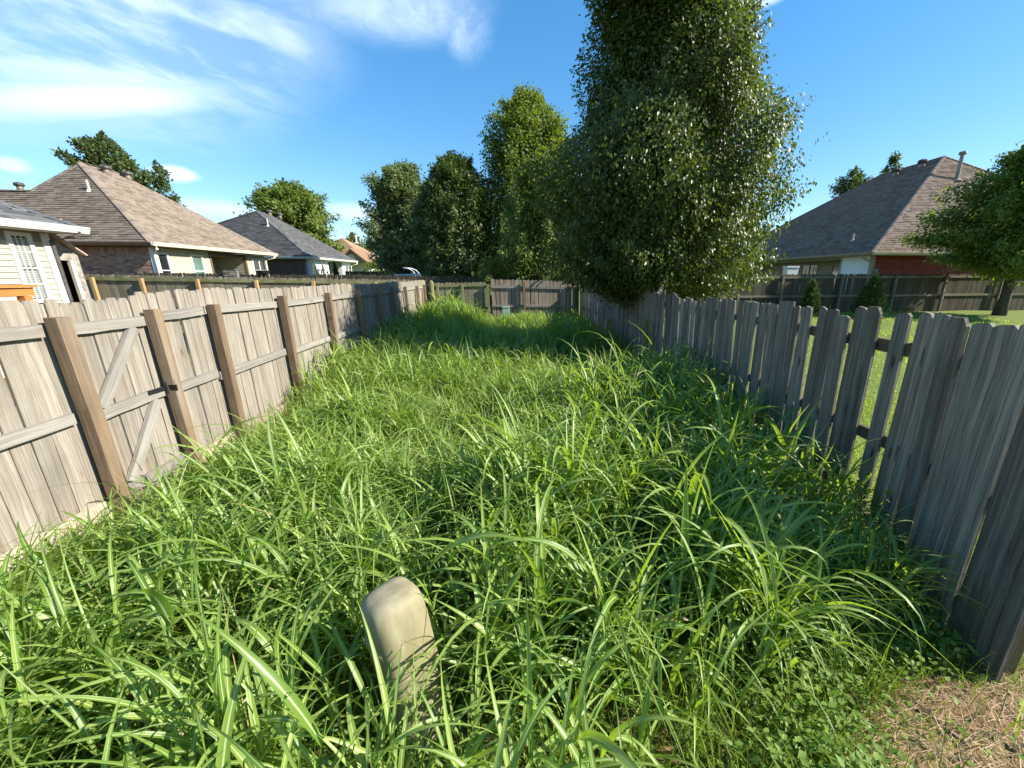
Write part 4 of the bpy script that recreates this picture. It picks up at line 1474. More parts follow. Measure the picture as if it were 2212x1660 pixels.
vent_pipe(fh, on_plane(770, 525, [(C_.x, 44, C_.z), (C_.x, 50, C_.z), tuple(P_)]), 0.9, 0.12)
far_house('plain grey-roofed house with pale walls, half hidden by the broad grey-green tree', (905, 574), (850, 543), (960, 580), 52.0, 5.0, M['shingle_grey'], M['white_vinyl'], 0.8)
far_house('low brown-roofed house glimpsed between the tall pear tree and the red brick house', (1640, 548), (1712, 496), (1600, 552), 46.0, 5.0, M['shingle_brown'], M['siding_tan'], 0.8)

# ------------------------------------------------------------------ foliage generators
def leaf_cloud(pos, axis, nrm, size, rs, ratio=0.62, fold=0.25):
    """pointed, folded leaves: two triangles each. pos, axis (base to tip), nrm: (n,3)"""
    n = len(pos)
    axis = axis / np.linalg.norm(axis, axis=1, keepdims=True)
    side = np.cross(axis, nrm)
    side /= np.linalg.norm(side, axis=1, keepdims=True) + 1e-9
    up = np.cross(side, axis)
    L = size[:, None]
    tip = pos + axis * L
    midp = pos + axis * L * 0.42
    l = midp + side * L * ratio * 0.5 + up * L * fold * 0.35
    r_ = midp - side * L * ratio * 0.5 + up * L * fold * 0.35
    v = np.stack([pos, l, tip, r_], 1).reshape(-1, 3)
    b = np.arange(n)[:, None] * 4
    f = np.concatenate([b + np.array([0, 2, 1]), b + np.array([0, 3, 2])], 0)
    return v, f


def unit(a):
    return a / (np.linalg.norm(a, axis=1, keepdims=True) + 1e-9)


def tree(name, label, base, crown_c, rx, z0, z1, prof, mat, n_leaf, leaf, n_spray, seed, up=0.5, droop=0.5, spread=0.28, trunk_r=0.15, fill=0.25, group=None, cat='tree', limbs=9, irr=0.22, ry=None, trunks=1, lobes=0, tip=0.55, rnd=0.5, bump_w=0.55):
    """trunk, limbs and a crown of leaf sprays. prof(t) gives the relative radius at relative height t"""
    rs = np.random.RandomState(seed)
    rp = random.Random(seed)
    base = Vector(base)
    gzb = float(ground_z(base.x, base.y))
    th = thing(name, label, cat, (base.x, base.y, gzb), group)
    ry = ry or rx
    cx, cyy = crown_c
    Hc = z1 - z0
    # sprays: from the stem outwards, ends on an uneven crown surface
    tt = rs.beta(1.25, 1.35, n_spray)
    azs = rs.uniform(0, 2 * np.pi, n_spray)
    pr_ = np.array([prof(t) for t in tt])
    nb_ = lobes or 16
    la, lt, lw = rs.uniform(0, 2 * np.pi, nb_), rs.uniform(0.02, 0.95, nb_), rs.uniform(0.6, 1.2, nb_)

    def bumps(a__, t__):
        """broad swellings of the crown where big limbs carry their foliage outward"""
        d2 = (np.angle(np.exp(1j * (a__[:, None] - la[None]))) / bump_w) ** 2 + ((t__[:, None] - lt[None]) / (bump_w * 0.2)) ** 2
        return np.clip((np.exp(-d2) * lw[None]).sum(1), 0, 1.1)

    lump = 1 - irr + irr * 1.25 * bumps(azs, tt) + irr * rs.uniform(-rnd, rnd, n_spray)
    rad = pr_ * lump
    ends = np.stack([cx + np.cos(azs) * rad * rx, cyy + np.sin(azs) * rad * ry, z0 + tt * Hc + rs.uniform(-.2, .2, n_spray)], 1)
    stem = np.stack([cx + (base.x - cx) * (1 - tt) * 0.6, cyy + (base.y - cyy) * (1 - tt) * 0.6, z0 + np.clip(tt - up * 0.35 * pr_, -0.05, 1) * Hc], 1)
    # leaves along the outer part of each spray
    k = rs.randint(0, n_spray, int(n_leaf * (1 - fill)))
    s = 1 - (rs.beta(1.0, 1.6, len(k))) * (1 - tip * 0.3)
    c = stem[k] + (ends[k] - stem[k]) * s[:, None]
    sc = spread * (1.25 - 0.75 * s)[:, None]
    p = c + np.clip(rs.normal(0, 1, (len(k), 3)), -1.9, 1.9) * sc * np.array([1, 1, 0.9])
    out = unit(p - np.array([cx, cyy, z0 + Hc * 0.4]))
    # interior filling leaves
    nf = int(n_leaf * fill)
    tf = rs.beta(1.2, 1.3, nf)
    af = rs.uniform(0, 2 * np.pi, nf)
    rf_ = np.array([prof(t) for t in tf]) * rs.uniform(0, 1, nf) ** 0.36 * (1 - irr + irr * 1.25 * bumps(af, tf)) * 0.93
    pf_ = np.stack([cx + np.cos(af) * rf_ * rx, cyy + np.sin(af) * rf_ * ry, z0 + tf * Hc], 1)
    of_ = unit(pf_ - np.array([cx, cyy, z0 + Hc * 0.4]))
    p = np.concatenate([p, pf_])
    out = np.concatenate([out, of_])
    n = len(p)
    ax = out * 0.7 + np.array([0, 0, -droop]) + rs.normal(0, 0.55, (n, 3))
    nr = out * 0.8 + np.array([0, 0, 0.6]) + rs.normal(0, 0.38, (n, 3))
    size = leaf * rs.uniform(0.6, 1.25, n)
    gzp = ground_z(p[:, 0], p[:, 1])
    ok = p[:, 2] > gzp + 0.15
    p, ax, nr, size = p[ok], ax[ok], nr[ok], size[ok]
    v, f = leaf_cloud(p, ax, nr, size, rs)
    tint = np.clip(rs.normal(0.45, 0.22, len(p)), 0, 0.96)
    tint = np.where(rs.uniform(0, 1, len(p)) < 0.012, 0.99, tint)
    b = np.array([base.x, base.y, gzb])
    me = big_mesh('crown', v - b, f, mat, {'tint': np.repeat(tint, 4)}, smooth=False)
    place('crown', me, th, tuple(b))
    # trunk and limbs
    tr = MB()
    for j in range(trunks):
        a_ = 2 * math.pi * j / max(1, trunks) + 0.4
        o_ = Vector((math.cos(a_), math.sin(a_), 0)) * (0.12 if trunks > 1 else 0)
        top = Vector((cx, cyy, z0 + Hc * 0.75)) + o_ * 6
        pts = []
        for i in range(7):
            t_ = i / 6
            q = Vector((base.x, base.y, gzb - 0.2)) + o_
            q = q.lerp(top, t_)
            q += Vector((rp.uniform(-.08, .08), rp.uniform(-.08, .08), 0)) * (1 if 0 < i else 0)
            pts.append(q)
        tr.tube(pts, [trunk_r * (1.25 if i == 0 else 1) * (1 - 0.82 * i / 6) / (1 if trunks == 1 else 1.6) for i in range(7)], 9)
    tr.build('trunk', M['bark'], th, None, True)
    ks = [rp.randrange(n_spray) for _ in range(limbs)]
    for i in ks:
        a_, b_ = Vector(stem[i]), Vector(ends[i])
        a_.z = max(a_.z, gzb + 0.5)
        m_ = a_.lerp(b_, 0.5) + Vector((0, 0, -0.08 * Hc * 0.3))
        lm = MB()
        lm.tube([a_, m_, a_.lerp(b_, 0.9)], [trunk_r * 0.34, trunk_r * 0.2, trunk_r * 0.06], 5)
        lm.build('limb', M['bark'], th, None, True)
    return th


def pyramid(t):
    return float(np.interp(t, [0, 0.06, 0.17, 0.30, 0.42, 0.55, 0.75, 0.9, 1.0], [0.78, 1.0, 1.03, 0.99, 0.87, 0.64, 0.34, 0.13, 0.02]))


def bushy(t):
    return float(np.interp(t, [0, 0.08, 0.25, 0.5, 0.72, 0.88, 0.97, 1.0], [0.8, 0.95, 1.0, 1.0, 0.88, 0.64, 0.36, 0.12]))


def low_spread(t):
    return float(np.interp(t, [0, 0.12, 0.35, 0.6, 0.85, 1.0], [0.72, 1.0, 0.95, 0.72, 0.45, 0.12]))


def oval(t):
    return max(0.0, math.sin(math.pi * min(1, 0.09 + t * 0.93)) ** 0.62)


def round_top(t):
    return max(0.05, math.sqrt(max(0, 1 - (2 * t - 0.85) ** 2 / 1.35)))


def cone(t):
    return max(0.02, (1 - t) ** 0.8) * min(1, 0.7 + t * 3)


def crown_px(xl, xr, ytop, ymid, y):
    a_, b_, c_ = at_y(xl, ymid, y), at_y(xr, ymid, y), at_y((xl + xr) / 2, ytop, y)
    return (a_.x + b_.x) / 2, (b_.x - a_.x) / 2, c_.z


def grove(name, label, xl, xr, ytop, ymid, y, z0, prof, mat, nl, leaf, ns, seed, rk=1.08, **kw):
    x_, r_, zt_ = crown_px(xl, xr, ytop, ymid, y)
    return tree(name, label, (x_, y), (x_, y), r_ * rk, z0, zt_ - 0.1, prof, mat, nl, leaf, ns, seed, **kw)


big = tree('pear_tree', 'tall dark glossy pear tree towering over the grey right-hand fence, top out of frame', (3.1, 9.3), (3.05, 9.3), 2.62, 1.70, 12.0, pyramid, M['leaf_pear'], 340000, 0.080, 1500, 21,
           up=0.9, droop=0.8, spread=0.13, trunk_r=0.22, fill=0.42, irr=0.30, limbs=26, lobes=60, rnd=0.22, bump_w=0.30)
grove('elm_tree', 'tall yellow-green feathery tree rising behind the back fence, left of the tall pear', 1012, 1275, 200, 400, 23.0, 1.6, bushy, M['leaf_elm'], 100000, 0.16, 330, 22, up=0.8, droop=0.6, spread=0.30, trunk_r=0.2, irr=0.30, limbs=16, lobes=26, rnd=0.7, bump_w=0.4)
grove('willow_tree', 'drooping light olive tree between the yellow-green tree and the tall pear', 1085, 1262, 325, 470, 17.8, 1.7, bushy, M['leaf_elm'], 42000, 0.12, 150, 23, up=0.6, droop=1.0, spread=0.20, trunk_r=0.11, irr=0.25, limbs=14)
grove('pear_tree', 'dense dark rounded pear tree with several stems, middle of the far row of trees', 900, 1072, 333, 470, 22.0, 1.8, bushy, M['leaf_dark'], 95000, 0.12, 260, 24, up=0.8, droop=0.5, spread=0.20, trunk_r=0.16, irr=0.16, limbs=14, trunks=4, fill=0.35)
grove('maple_tree', 'broad grey-green tree with ragged outline, leftmost of the row beyond the back fence', 785, 965, 356, 460, 28.0, 2.0, round_top, M['leaf_maple'], 70000, 0.18, 190, 25, up=0.4, droop=0.5, spread=0.32, trunk_r=0.2, irr=0.36, limbs=16, lobes=22, rnd=0.8, bump_w=0.4)
grove('shade_tree', 'bushy yellow-green tree showing over the charcoal roof', 527, 735, 398, 470, 42.0, 2.0, round_top, M['leaf_elm'], 48000, 0.30, 170, 26, up=0.4, droop=0.6, spread=0.45, trunk_r=0.25, irr=0.36, limbs=14, lobes=20, rnd=0.8, bump_w=0.4)
grove('shade_tree', 'spiky-topped tree showing over the tan roof beside its roof turbines', 140, 350, 286, 380, 33.0, 3.0, oval, M['leaf_mixed'], 40000, 0.24, 60, 27, up=0.9, droop=0.2, spread=0.34, trunk_r=0.22, irr=0.45, limbs=14, lobes=10, rnd=0.9, bump_w=0.35)
grove('small_tree', 'thin rusty-leaved tree top at the right end of the tan roof ridge', 312, 386, 345, 400, 35.0, 3.0, oval, M['leaf_mixed'], 6000, 0.22, 30, 28, up=0.9, droop=0.2, spread=0.22, trunk_r=0.12, irr=0.4, limbs=14)
grove('maple_tree', 'bright green maple at the right edge, its trunk before the dark fence', 2090, 2350, 285, 460, 14.2, 2.35, low_spread, M['leaf_bright'], 70000, 0.135, 150, 29, up=0.35, droop=0.5, spread=0.28, trunk_r=0.20, irr=0.40, limbs=22, lobes=22, rnd=0.8, bump_w=0.4)
grove('shade_tree', 'dark tree top above the brown roof, farther from the roof turbines', 1796, 1886, 358, 410, 38.0, 4.0, oval, M['leaf_dark'], 12000, 0.24, 60, 50, up=0.7, droop=0.4, spread=0.30, trunk_r=0.15, irr=0.3, limbs=8)
grove('shade_tree', 'dark tree top above the brown roof, just behind its roof turbines', 1890, 1957, 340, 390, 38.0, 4.0, oval, M['leaf_dark'], 12000, 0.24, 60, 47, up=0.7, droop=0.4, spread=0.30, trunk_r=0.15, irr=0.3, limbs=8)
grove('far_tree', 'small round tree just behind the brown roof with the vent pipe', 735, 792, 503, 530, 58.0, 1.5, oval, M['leaf_maple'], 7000, 0.32, 50, 60, up=0.7, droop=0.4, spread=0.4, trunk_r=0.15, irr=0.25, limbs=5)
grove('far_tree', 'small tree right of the brown roof, before open sky', 772, 832, 520, 550, 60.0, 1.5, oval, M['leaf_maple'], 7000, 0.32, 50, 61, up=0.7, droop=0.4, spread=0.4, trunk_r=0.15, irr=0.25, limbs=5)
grove('far_tree', 'far pale tree behind the plain grey roof', 818, 880, 520, 550, 66.0, 1.5, oval, M['leaf_maple'], 7000, 0.32, 50, 62, up=0.7, droop=0.4, spread=0.4, trunk_r=0.15, irr=0.25, limbs=5)

# clipped cone conifers before the dark fence on the right
for i, (pxx, pyt, rr_, y_, lab) in enumerate(((1757, 612, 0.52, 14.6, 'small cone-shaped conifer before the dark fence, the paler and smaller of two'), (1892, 598, 0.72, 14.0, 'larger dark cone-shaped conifer before the dark fence'))):
    q = at_y(pxx, pyt, y_)
    tree('conifer_shrub', lab, (q.x, y_), (q.x, y_), rr_, float(ground_z(q.x, y_)) + 0.05, q.z + 0.02, cone, M['leaf_conifer'], 9000, 0.06, 260, 70 + i, up=0.3, droop=-0.8, spread=0.06, trunk_r=0.04, irr=0.10, limbs=3, cat='shrub', fill=0.35)
q = at_y(1052, 590, 17.2)
tree('juniper_shrub', 'drooping light green juniper poking over the dark back fence', (q.x, 17.2), (q.x + 0.05, 17.2), 0.75, 1.2, q.z + 0.55, round_top, M['leaf_elm'], 5200, 0.07, 40, 75, up=0.2, droop=0.9, spread=0.10, trunk_r=0.05, irr=0.35, limbs=10, cat='shrub')
q = at_y(808, 588, 33.0)
tree('leafy_bush', 'leafy green bush right of the charcoal-roofed house', (q.x, 33.0), (q.x, 33.0), 1.15, 0.8, q.z + 0.75, round_top, M['leaf_bright'], 5000, 0.15, 50, 76, up=0.4, droop=0.4, spread=0.2, trunk_r=0.06, irr=0.3, limbs=6, cat='shrub')
q = at_y(725, 588, 30.6)
tree('potted_conifer', 'narrow dark conifer beside the charcoal-roofed house porch', (q.x, 30.6), (q.x, 30.6), 0.42, 0.7, q.z + 0.62, cone, M['leaf_conifer'], 3500, 0.10, 90, 77, up=0.3, droop=-0.8, spread=0.06, trunk_r=0.04, irr=0.1, limbs=3, cat='shrub')
q = at_y(700, 592, 29.5)
tree('dry_bush', 'brownish twiggy bush before the white siding', (q.x, 29.5), (q.x, 29.5), 0.75, 0.7, q.z + 0.3, round_top, M['leaf_mixed'], 1300, 0.11, 45, 78, up=0.8, droop=-0.3, spread=0.12, trunk_r=0.03, irr=0.4, limbs=24, cat='shrub')

# ------------------------------------------------------------------ grasses
RS = np.random.RandomState(5)


def ribbons(base, az, L, Wd, a0, a1, S, fold=0.18, power=1.3, wob=0.25, twist=0.3, rs=RS, across=3):
    """blades as folded ribbons; a0/a1: angle from vertical at base and tip"""
    n = len(base)
    t = np.linspace(0, 1, S + 1)
    tm = (t[:-1] + t[1:]) / 2
    ang = a0[:, None] + (a1 - a0)[:, None] * tm[None] ** power
    azm = az[:, None] + wob * rs.normal(0, 1, (n, 1)) * tm[None]
    seg = (L / S)[:, None]
    d = np.stack([np.cos(azm) * np.sin(ang), np.sin(azm) * np.sin(ang), np.cos(ang)], -1) * seg[..., None]
    sp = np.concatenate([np.zeros((n, 1, 3)), np.cumsum(d, 1)], 1) + base[:, None]
    azf = np.concatenate([azm, azm[:, -1:]], 1)
    angf = np.concatenate([ang, ang[:, -1:]], 1)
    side = np.stack([-np.sin(azf), np.cos(azf), np.zeros_like(azf)], -1)
    nrm = np.stack([-np.cos(azf) * np.cos(angf), -np.sin(azf) * np.cos(angf), np.sin(angf)], -1)
    tw = twist * rs.normal(0, 1, (n, 1)) * t[None] + 0.25 * rs.normal(0, 1, (n, 1))
    sd = side * np.cos(tw)[..., None] + nrm * np.sin(tw)[..., None]
    nn = nrm * np.cos(tw)[..., None] - side * np.sin(tw)[..., None]
    w = np.minimum(1, 0.45 + 2.6 * t) * np.clip((1 - t) / 0.62, 0.02, 1) ** 0.85
    w = w[None] * Wd[:, None] * 0.5
    if across == 3:
        l = sp + sd * w[..., None] + nn * (w * fold * 2)[..., None]
        r_ = sp - sd * w[..., None] + nn * (w * fold * 2)[..., None]
        v = np.stack([l, sp, r_], 2)
        m = 3
        rib = np.tile(np.array([0, 1, 0.0]), (n, S + 1, 1))
    else:
        v = np.stack([sp + sd * w[..., None], sp - sd * w[..., None]], 2)
        m = 2
        rib = np.zeros((n, S + 1, 2))
    al = np.tile(t[None, :, None], (n, 1, m))
    b = (np.arange(n) * (S + 1) * m)[:, None, None] + (np.arange(S) * m)[None, :, None] + np.arange(m - 1)[None, None]
    f = np.stack([b, b + 1, b + m + 1, b + m], -1).reshape(-1, 4)
    return v.reshape(-1, 3), f, rib.reshape(-1), al.reshape(-1)


def vnoise(x, y, s, seed):
    """smooth value noise"""
    r = np.random.RandomState(seed)
    tab = r.uniform(0, 1, (64, 64))
    fx, fy = np.asarray(x) / s + 20, np.asarray(y) / s + 20
    ix, iy = np.floor(fx).astype(int), np.floor(fy).astype(int)
    u, v_ = fx - ix, fy - iy
    u, v_ = u * u * (3 - 2 * u), v_ * v_ * (3 - 2 * v_)
    g_ = lambda a, b: tab[a % 64, b % 64]
    return (g_(ix, iy) * (1 - u) + g_(ix + 1, iy) * u) * (1 - v_) + (g_(ix, iy + 1) * (1 - u) + g_(ix + 1, iy + 1) * u) * v_


def lot_left(y):
    return np.interp(y, [0, 3, 7.5, 13, 15.7], [-3.55, -3.6, -3.64, -3.75, -3.8])


def lot_right(y):
    return np.interp(y, [0.5, 1.25, 1.75, 2.4, 5, 9, 15.9], [2.2, 2.25, 2.36, 2.45, 2.48, 2.38, 2.05])


def grass_h(x, y):
    """height of the tall growth over the lot"""
    h = 0.46 + 0.36 * (vnoise(x, y, 0.9, 1) - 0.5) + 0.30 * (vnoise(x, y, 2.3, 2) - 0.5)
    h = h + 0.30 * sstep(8.5, 12.5, y) * sstep(-1.2, -2.6, x)               # stand at the back left
    h = h + 0.12 * np.exp(-((x + 0.2) ** 2 / 0.8 + (y - 9.3) ** 2 / 2.5))      # crest in the middle
    h = h + 0.14 * np.exp(-((x - 1.4) ** 2 / 0.8 + (y - 5.6) ** 2 / 2.0))
    h = h + 0.25 * np.exp(-((x + 2.9) ** 2 / 0.3 + (y - 7.6) ** 2 / 0.6))
    h = h * (1 - 0.78 * np.exp(-((x + 1.5) ** 2 / 0.5 + (y - 14.9) ** 2 / 1.2)))  # bare place before the middle post
    h = h * (1 - 0.28 * sstep(8.5, 11, y) * sstep(-2.0, -1.0, x))
    h = h * (1 - 0.80 * sstep(0.95, 0.25, x - lot_left(y)) * sstep(7.0, 4.6, y))     # low along the left fence
    h = h * (1 - 0.55 * sstep(0.3, 0.0, lot_right(y) - x))
    h = h * (1 - 0.88 * sstep(0.12, -0.12, y - (1.02 + 0.30 * (x - 0.3))) * sstep(0.05, 0.6, x))   # weeds bottom right
    h = h * (1 - 0.35 * np.exp(-((x + 0.9) ** 2 / 1.2 + (y - 5.5) ** 2 / 5.0)))                      # finer, lower growth in the middle
    return np.clip(h, 0.03, 1.3)


def dens_keep(x, y):
    d = 0.25 + 1.0 * vnoise(x, y, 0.5, 7)
    d *= 1 - 0.85 * np.exp(-((x + 0.62) ** 2 / 0.03 + (y - 1.55) ** 2 / 0.09))
    d *= 1 - 0.55 * np.exp(-((x + 1.5) ** 2 / 0.12 + (y - 1.55) ** 2 / 0.05))
    return d


def sample_lot(n, y0, y1, rs, pad=0.06, xmin=None):
    y = rs.uniform(y0, y1, n)
    a_, b_ = lot_left(y) + pad, lot_right(y) - pad
    x = a_ + (b_ - a_) * rs.uniform(0, 1, n)
    return x, y


def build_tall(n, y0, y1, S, seed, kmin, kmax, wmul=1.0):
    rs = np.random.RandomState(seed)
    # plants stand in clumps that lean together
    nc = n // 6
    ccx, ccy = sample_lot(nc, y0, y1, rs)
    cl_az = rs.uniform(0, 2 * np.pi, nc)
    ci = rs.randint(0, nc, n)
    spread_ = rs.choice([0.05, 0.09, 0.22], n)
    x = np.clip(ccx[ci] + rs.normal(0, 1, n) * spread_, lot_left(ccy[ci]) + 0.06, lot_right(ccy[ci]) - 0.06)
    y = np.clip(ccy[ci] + rs.normal(0, 1, n) * spread_, y0 - 0.1, 15.6)
    ch = rs.normal(1.0, 0.16, nc)[ci]
    h = grass_h(x, y)
    keep = (rs.uniform(0, 1, n) < dens_keep(x, y)) & (h > 0.17)
    x, y, h, ci, ch = x[keep], y[keep], h[keep], ci[keep], ch[keep]
    h = h * np.clip(ch * rs.normal(1.0, 0.14, len(h)), 0.5, 1.6)
    n = len(x)
    z = ground_z(x, y)
    laz = cl_az[ci] + rs.normal(0, 0.7, n)
    lean = np.abs(rs.normal(0.06, 0.17, n)) + 0.04
    K = rs.randint(kmin, kmax + 1, n)
    idx = np.repeat(np.arange(n), K)
    j = np.concatenate([np.arange(k_) for k_ in K])
    fr = 0.22 + 0.78 * (j + 0.6) / (K[idx] + 0.2)
    hh = h[idx] * 0.74 * fr
    bx = x[idx] + np.cos(laz[idx]) * np.tan(lean[idx]) * hh
    by = y[idx] + np.sin(laz[idx]) * np.tan(lean[idx]) * hh
    base = np.stack([bx, by, z[idx] + hh], 1)
    az_ = laz[idx] + np.where(j % 2 == 0, 0.0, np.pi) + rs.normal(0, 0.75, len(idx))
    L = (0.25 + 0.48 * h[idx]) * rs.uniform(0.7, 1.25, len(idx)) * (1 - 0.22 * np.abs(fr - 0.6))
    Wd = (0.009 + 0.017 * np.clip(h[idx], 0, 1)) * np.clip(rs.lognormal(-0.08, 0.34, len(idx)), 0.4, 1.9) * wmul
    a0 = np.clip(rs.normal(0.29, 0.14, len(idx)) + 0.18 * (1 - fr), 0.06, 0.9)
    a1 = np.clip(rs.normal(2.15, 0.5, len(idx)), 0.7, 3.0)
    stiff = rs.uniform(0, 1, len(idx)) < 0.10
    a1 = np.where(stiff, a0 + rs.uniform(0.1, 0.6, len(idx)), a1)
    v, f, rib, al = ribbons(base, az_, L, Wd, a0, a1, S, rs=rs, power=1.5)
    zmin = np.repeat(ground_z(base[:, 0], base[:, 1]), (S + 1) * 3) + 0.015
    v[:, 2] = np.maximum(v[:, 2], zmin)
    # leaves stay on this side of the fences
    v[:, 0] = np.clip(v[:, 0], np.interp(v[:, 1], [0, 15.7], [-3.585, -3.83]) + 0.02, np.where(v[:, 1] > 1.3, lot_right(np.clip(v[:, 1], 1.27, 15.9)) + 0.04, 9))
    v[:, 1] = np.minimum(v[:, 1], 15.72)
    tint = np.clip(rs.normal(0.45, 0.2, n)[idx] + rs.normal(0, 0.16, len(idx)), 0, 0.95)
    tint = np.where(rs.uniform(0, 1, len(idx)) < 0.008, 0.99, tint)
    tn = np.repeat(tint, (S + 1) * 3)
    # culms: slim three-sided stems
    cb_ = np.stack([x, y, z - 0.02], 1)
    hs = h * 0.80
    tp = np.stack([x + np.cos(laz) * np.tan(lean) * hs, y + np.sin(laz) * np.tan(lean) * hs, z + hs], 1)
    r0 = 0.0045
    cv, cf, o_ = [], [], len(v)
    for k_ in range(3):
        a_ = 2 * np.pi * k_ / 3
        of = np.array([math.cos(a_), math.sin(a_), 0])
        cv.append(cb_ + of * r0)
        cv.append(tp + of * r0 * 0.5)
    cvs = np.stack(cv, 1).reshape(-1, 3)
    bi = o_ + np.arange(n)[:, None] * 6
    cf = np.concatenate([np.stack([bi[:, 0] + 2 * k_, bi[:, 0] + 2 * ((k_ + 1) % 3), bi[:, 0] + 2 * ((k_ + 1) % 3) + 1, bi[:, 0] + 2 * k_ + 1], 1) for k_ in range(3)], 0)
    v = np.concatenate([v, cvs])
    f = np.concatenate([f, cf])
    rib = np.concatenate([rib, np.zeros(len(cvs))])
    al = np.concatenate([al, np.zeros(len(cvs))])
    tn = np.concatenate([tn, np.full(len(cvs), 0.6)])
    return v, f, rib, al, tn


def merge(parts):
    V, F, A, B_, C2 = [], [], [], [], []
    o_ = 0
    for v, f, r_, a_, t_ in parts:
        V.append(v); F.append(f + o_); A.append(r_); B_.append(a_); C2.append(t_)
        o_ += len(v)
    return np.concatenate(V), np.concatenate(F), np.concatenate(A), np.concatenate(B_), np.concatenate(C2)


parts = [build_tall(2900, 0.75, 3.2, 9, 101, 4, 6, 1.02),
         build_tall(3900, 3.2, 7.5, 7, 102, 4, 6, 1.05),
         build_tall(4600, 7.5, 15.6, 5, 103, 4, 6, 1.15)]
# one conspicuous arching tussock at the foot of the right fence and a few others that lean into view
for (cx_, cy_, nb, Lm, sd_) in ((1.93, 1.78, 26, 0.62, 1), (-0.95, 1.45, 16, 0.62, 2), (-0.35, 1.5, 12, 0.55, 3), (0.15, 1.25, 14, 0.55, 4), (-1.9, 1.5, 18, 0.66, 5), (-2.6, 1.75, 14, 0.6, 6), (0.55, 2.6, 16, 0.6, 7), (-1.2, 2.7, 18, 0.65, 8), (1.25, 3.6, 18, 0.7, 9)):
    rs = np.random.RandomState(900 + sd_)
    az_ = rs.uniform(0, 2 * np.pi, nb)
    base = np.stack([cx_ + rs.normal(0, 0.05, nb), cy_ + rs.normal(0, 0.05, nb), ground_z(np.full(nb, cx_), np.full(nb, cy_)) + rs.uniform(0.02, 0.25, nb)], 1)
    L = Lm * rs.uniform(0.7, 1.3, nb)
    v, f, rib, al = ribbons(base, az_, L, rs.uniform(0.013, 0.023, nb), rs.uniform(0.15, 0.6, nb), rs.uniform(1.7, 2.8, nb), 10, rs=rs, power=1.5)
    v[:, 2] = np.maximum(v[:, 2], 0.02)
    v[:, 0] = np.where(v[:, 1] > 1.4, np.minimum(v[:, 0], lot_right(np.clip(v[:, 1], 1.27, 15.9)) + 0.02), v[:, 0])
    parts.append((v, f, rib, al, np.repeat(np.clip(rs.normal(0.55, 0.2, nb), 0, 0.95), 33)))
rs = np.random.RandomState(950)
nb = 420
x, y = sample_lot(nb, 1.0, 10.0, rs)
h_ = grass_h(x, y)
base = np.stack([x, y, ground_z(x, y)], 1)
L = (0.35 + h_) * rs.uniform(0.8, 1.15, nb)
v, f, rib, al = ribbons(base, rs.uniform(0, 6.28, nb), L, np.full(nb, 0.005), rs.uniform(0.02, 0.25, nb), rs.uniform(0.2, 0.7, nb), 6, rs=rs)
parts.append((v, f, np.zeros_like(rib), al, np.full(len(v), 0.99)))
v, f, rib, al, tn = merge(parts)
tg = place('tall_grass', big_mesh('tall_grass', v, f, M['tall_grass'], {'rib': rib, 'along': al, 'tint': tn}))
tag(tg, 'tall arching broad-bladed grass filling the strip between the fences', None, None, 'stuff')


def build_short(n, y0, y1, hmin, hmax, seed, wd=(0.003, 0.007), xr=None, S=3, keepf=None):
    rs = np.random.RandomState(seed)
    if xr:
        x, y = rs.uniform(xr[0], xr[1], n), rs.uniform(y0, y1, n)
    else:
        x, y = sample_lot(n, y0, y1, rs, 0.03)
    if keepf is not None:
        k_ = rs.uniform(0, 1, n) < keepf(x, y)
        x, y = x[k_], y[k_]
    n = len(x)
    base = np.stack([x, y, ground_z(x, y) - 0.005], 1)
    L = rs.uniform(hmin, hmax, n) * (0.6 + 0.8 * vnoise(x, y, 0.4, seed))
    a0 = np.abs(rs.normal(0.15, 0.3, n))
    a1 = np.clip(a0 + rs.uniform(0.2, 1.8, n), 0, 2.4)
    v, f, rib, al = ribbons(base, rs.uniform(0, 2 * np.pi, n), L, rs.uniform(*wd, n), a0, a1, S, rs=rs, across=2)
    v[:, 2] = np.maximum(v[:, 2], np.repeat(base[:, 2], (S + 1) * 2) + 0.004)
    tint = np.clip(rs.normal(0.45, 0.25, n), 0, 0.95)
    tint = np.where(rs.uniform(0, 1, n) < 0.02, 0.99, tint)
    return v, f, rib, al, np.repeat(tint, (S + 1) * 2)


def straw_zone(x, y):
    """1 where the mown straw patch lies (bottom right)"""
    return sstep(1.0, 0.55, np.sqrt(((x - 2.1) / 0.95) ** 2 + ((y - 0.98) / 0.42) ** 2))


keep_open = lambda x, y: 1 - 0.93 * straw_zone(x, y)
sg = [build_short(23000, 0.6, 4.0, 0.10, 0.34, 201, (0.003, 0.008), keepf=keep_open),
      build_short(24000, 4.0, 9.0, 0.12, 0.40, 202, (0.005, 0.011)),
      build_short(16000, 9.0, 15.6, 0.12, 0.42, 203, (0.008, 0.016), S=2),
      build_short(9000, 0.62, 1.75, 0.05, 0.16, 204, (0.003, 0.006), xr=(0.6, 2.3), keepf=keep_open),
      build_short(2600, 0.6, 1.6, 0.05, 0.14, 205, (0.003, 0.005), xr=(2.2, 3.6), keepf=keep_open)]
v, f, rib, al, tn = merge(sg)
so = place('undergrowth_grass', big_mesh('undergrowth_grass', v, f, M['short_grass'], {'tint': tn}))
tag(so, 'short fine grass growing between the tall blades and along the fences', None, None, 'stuff')

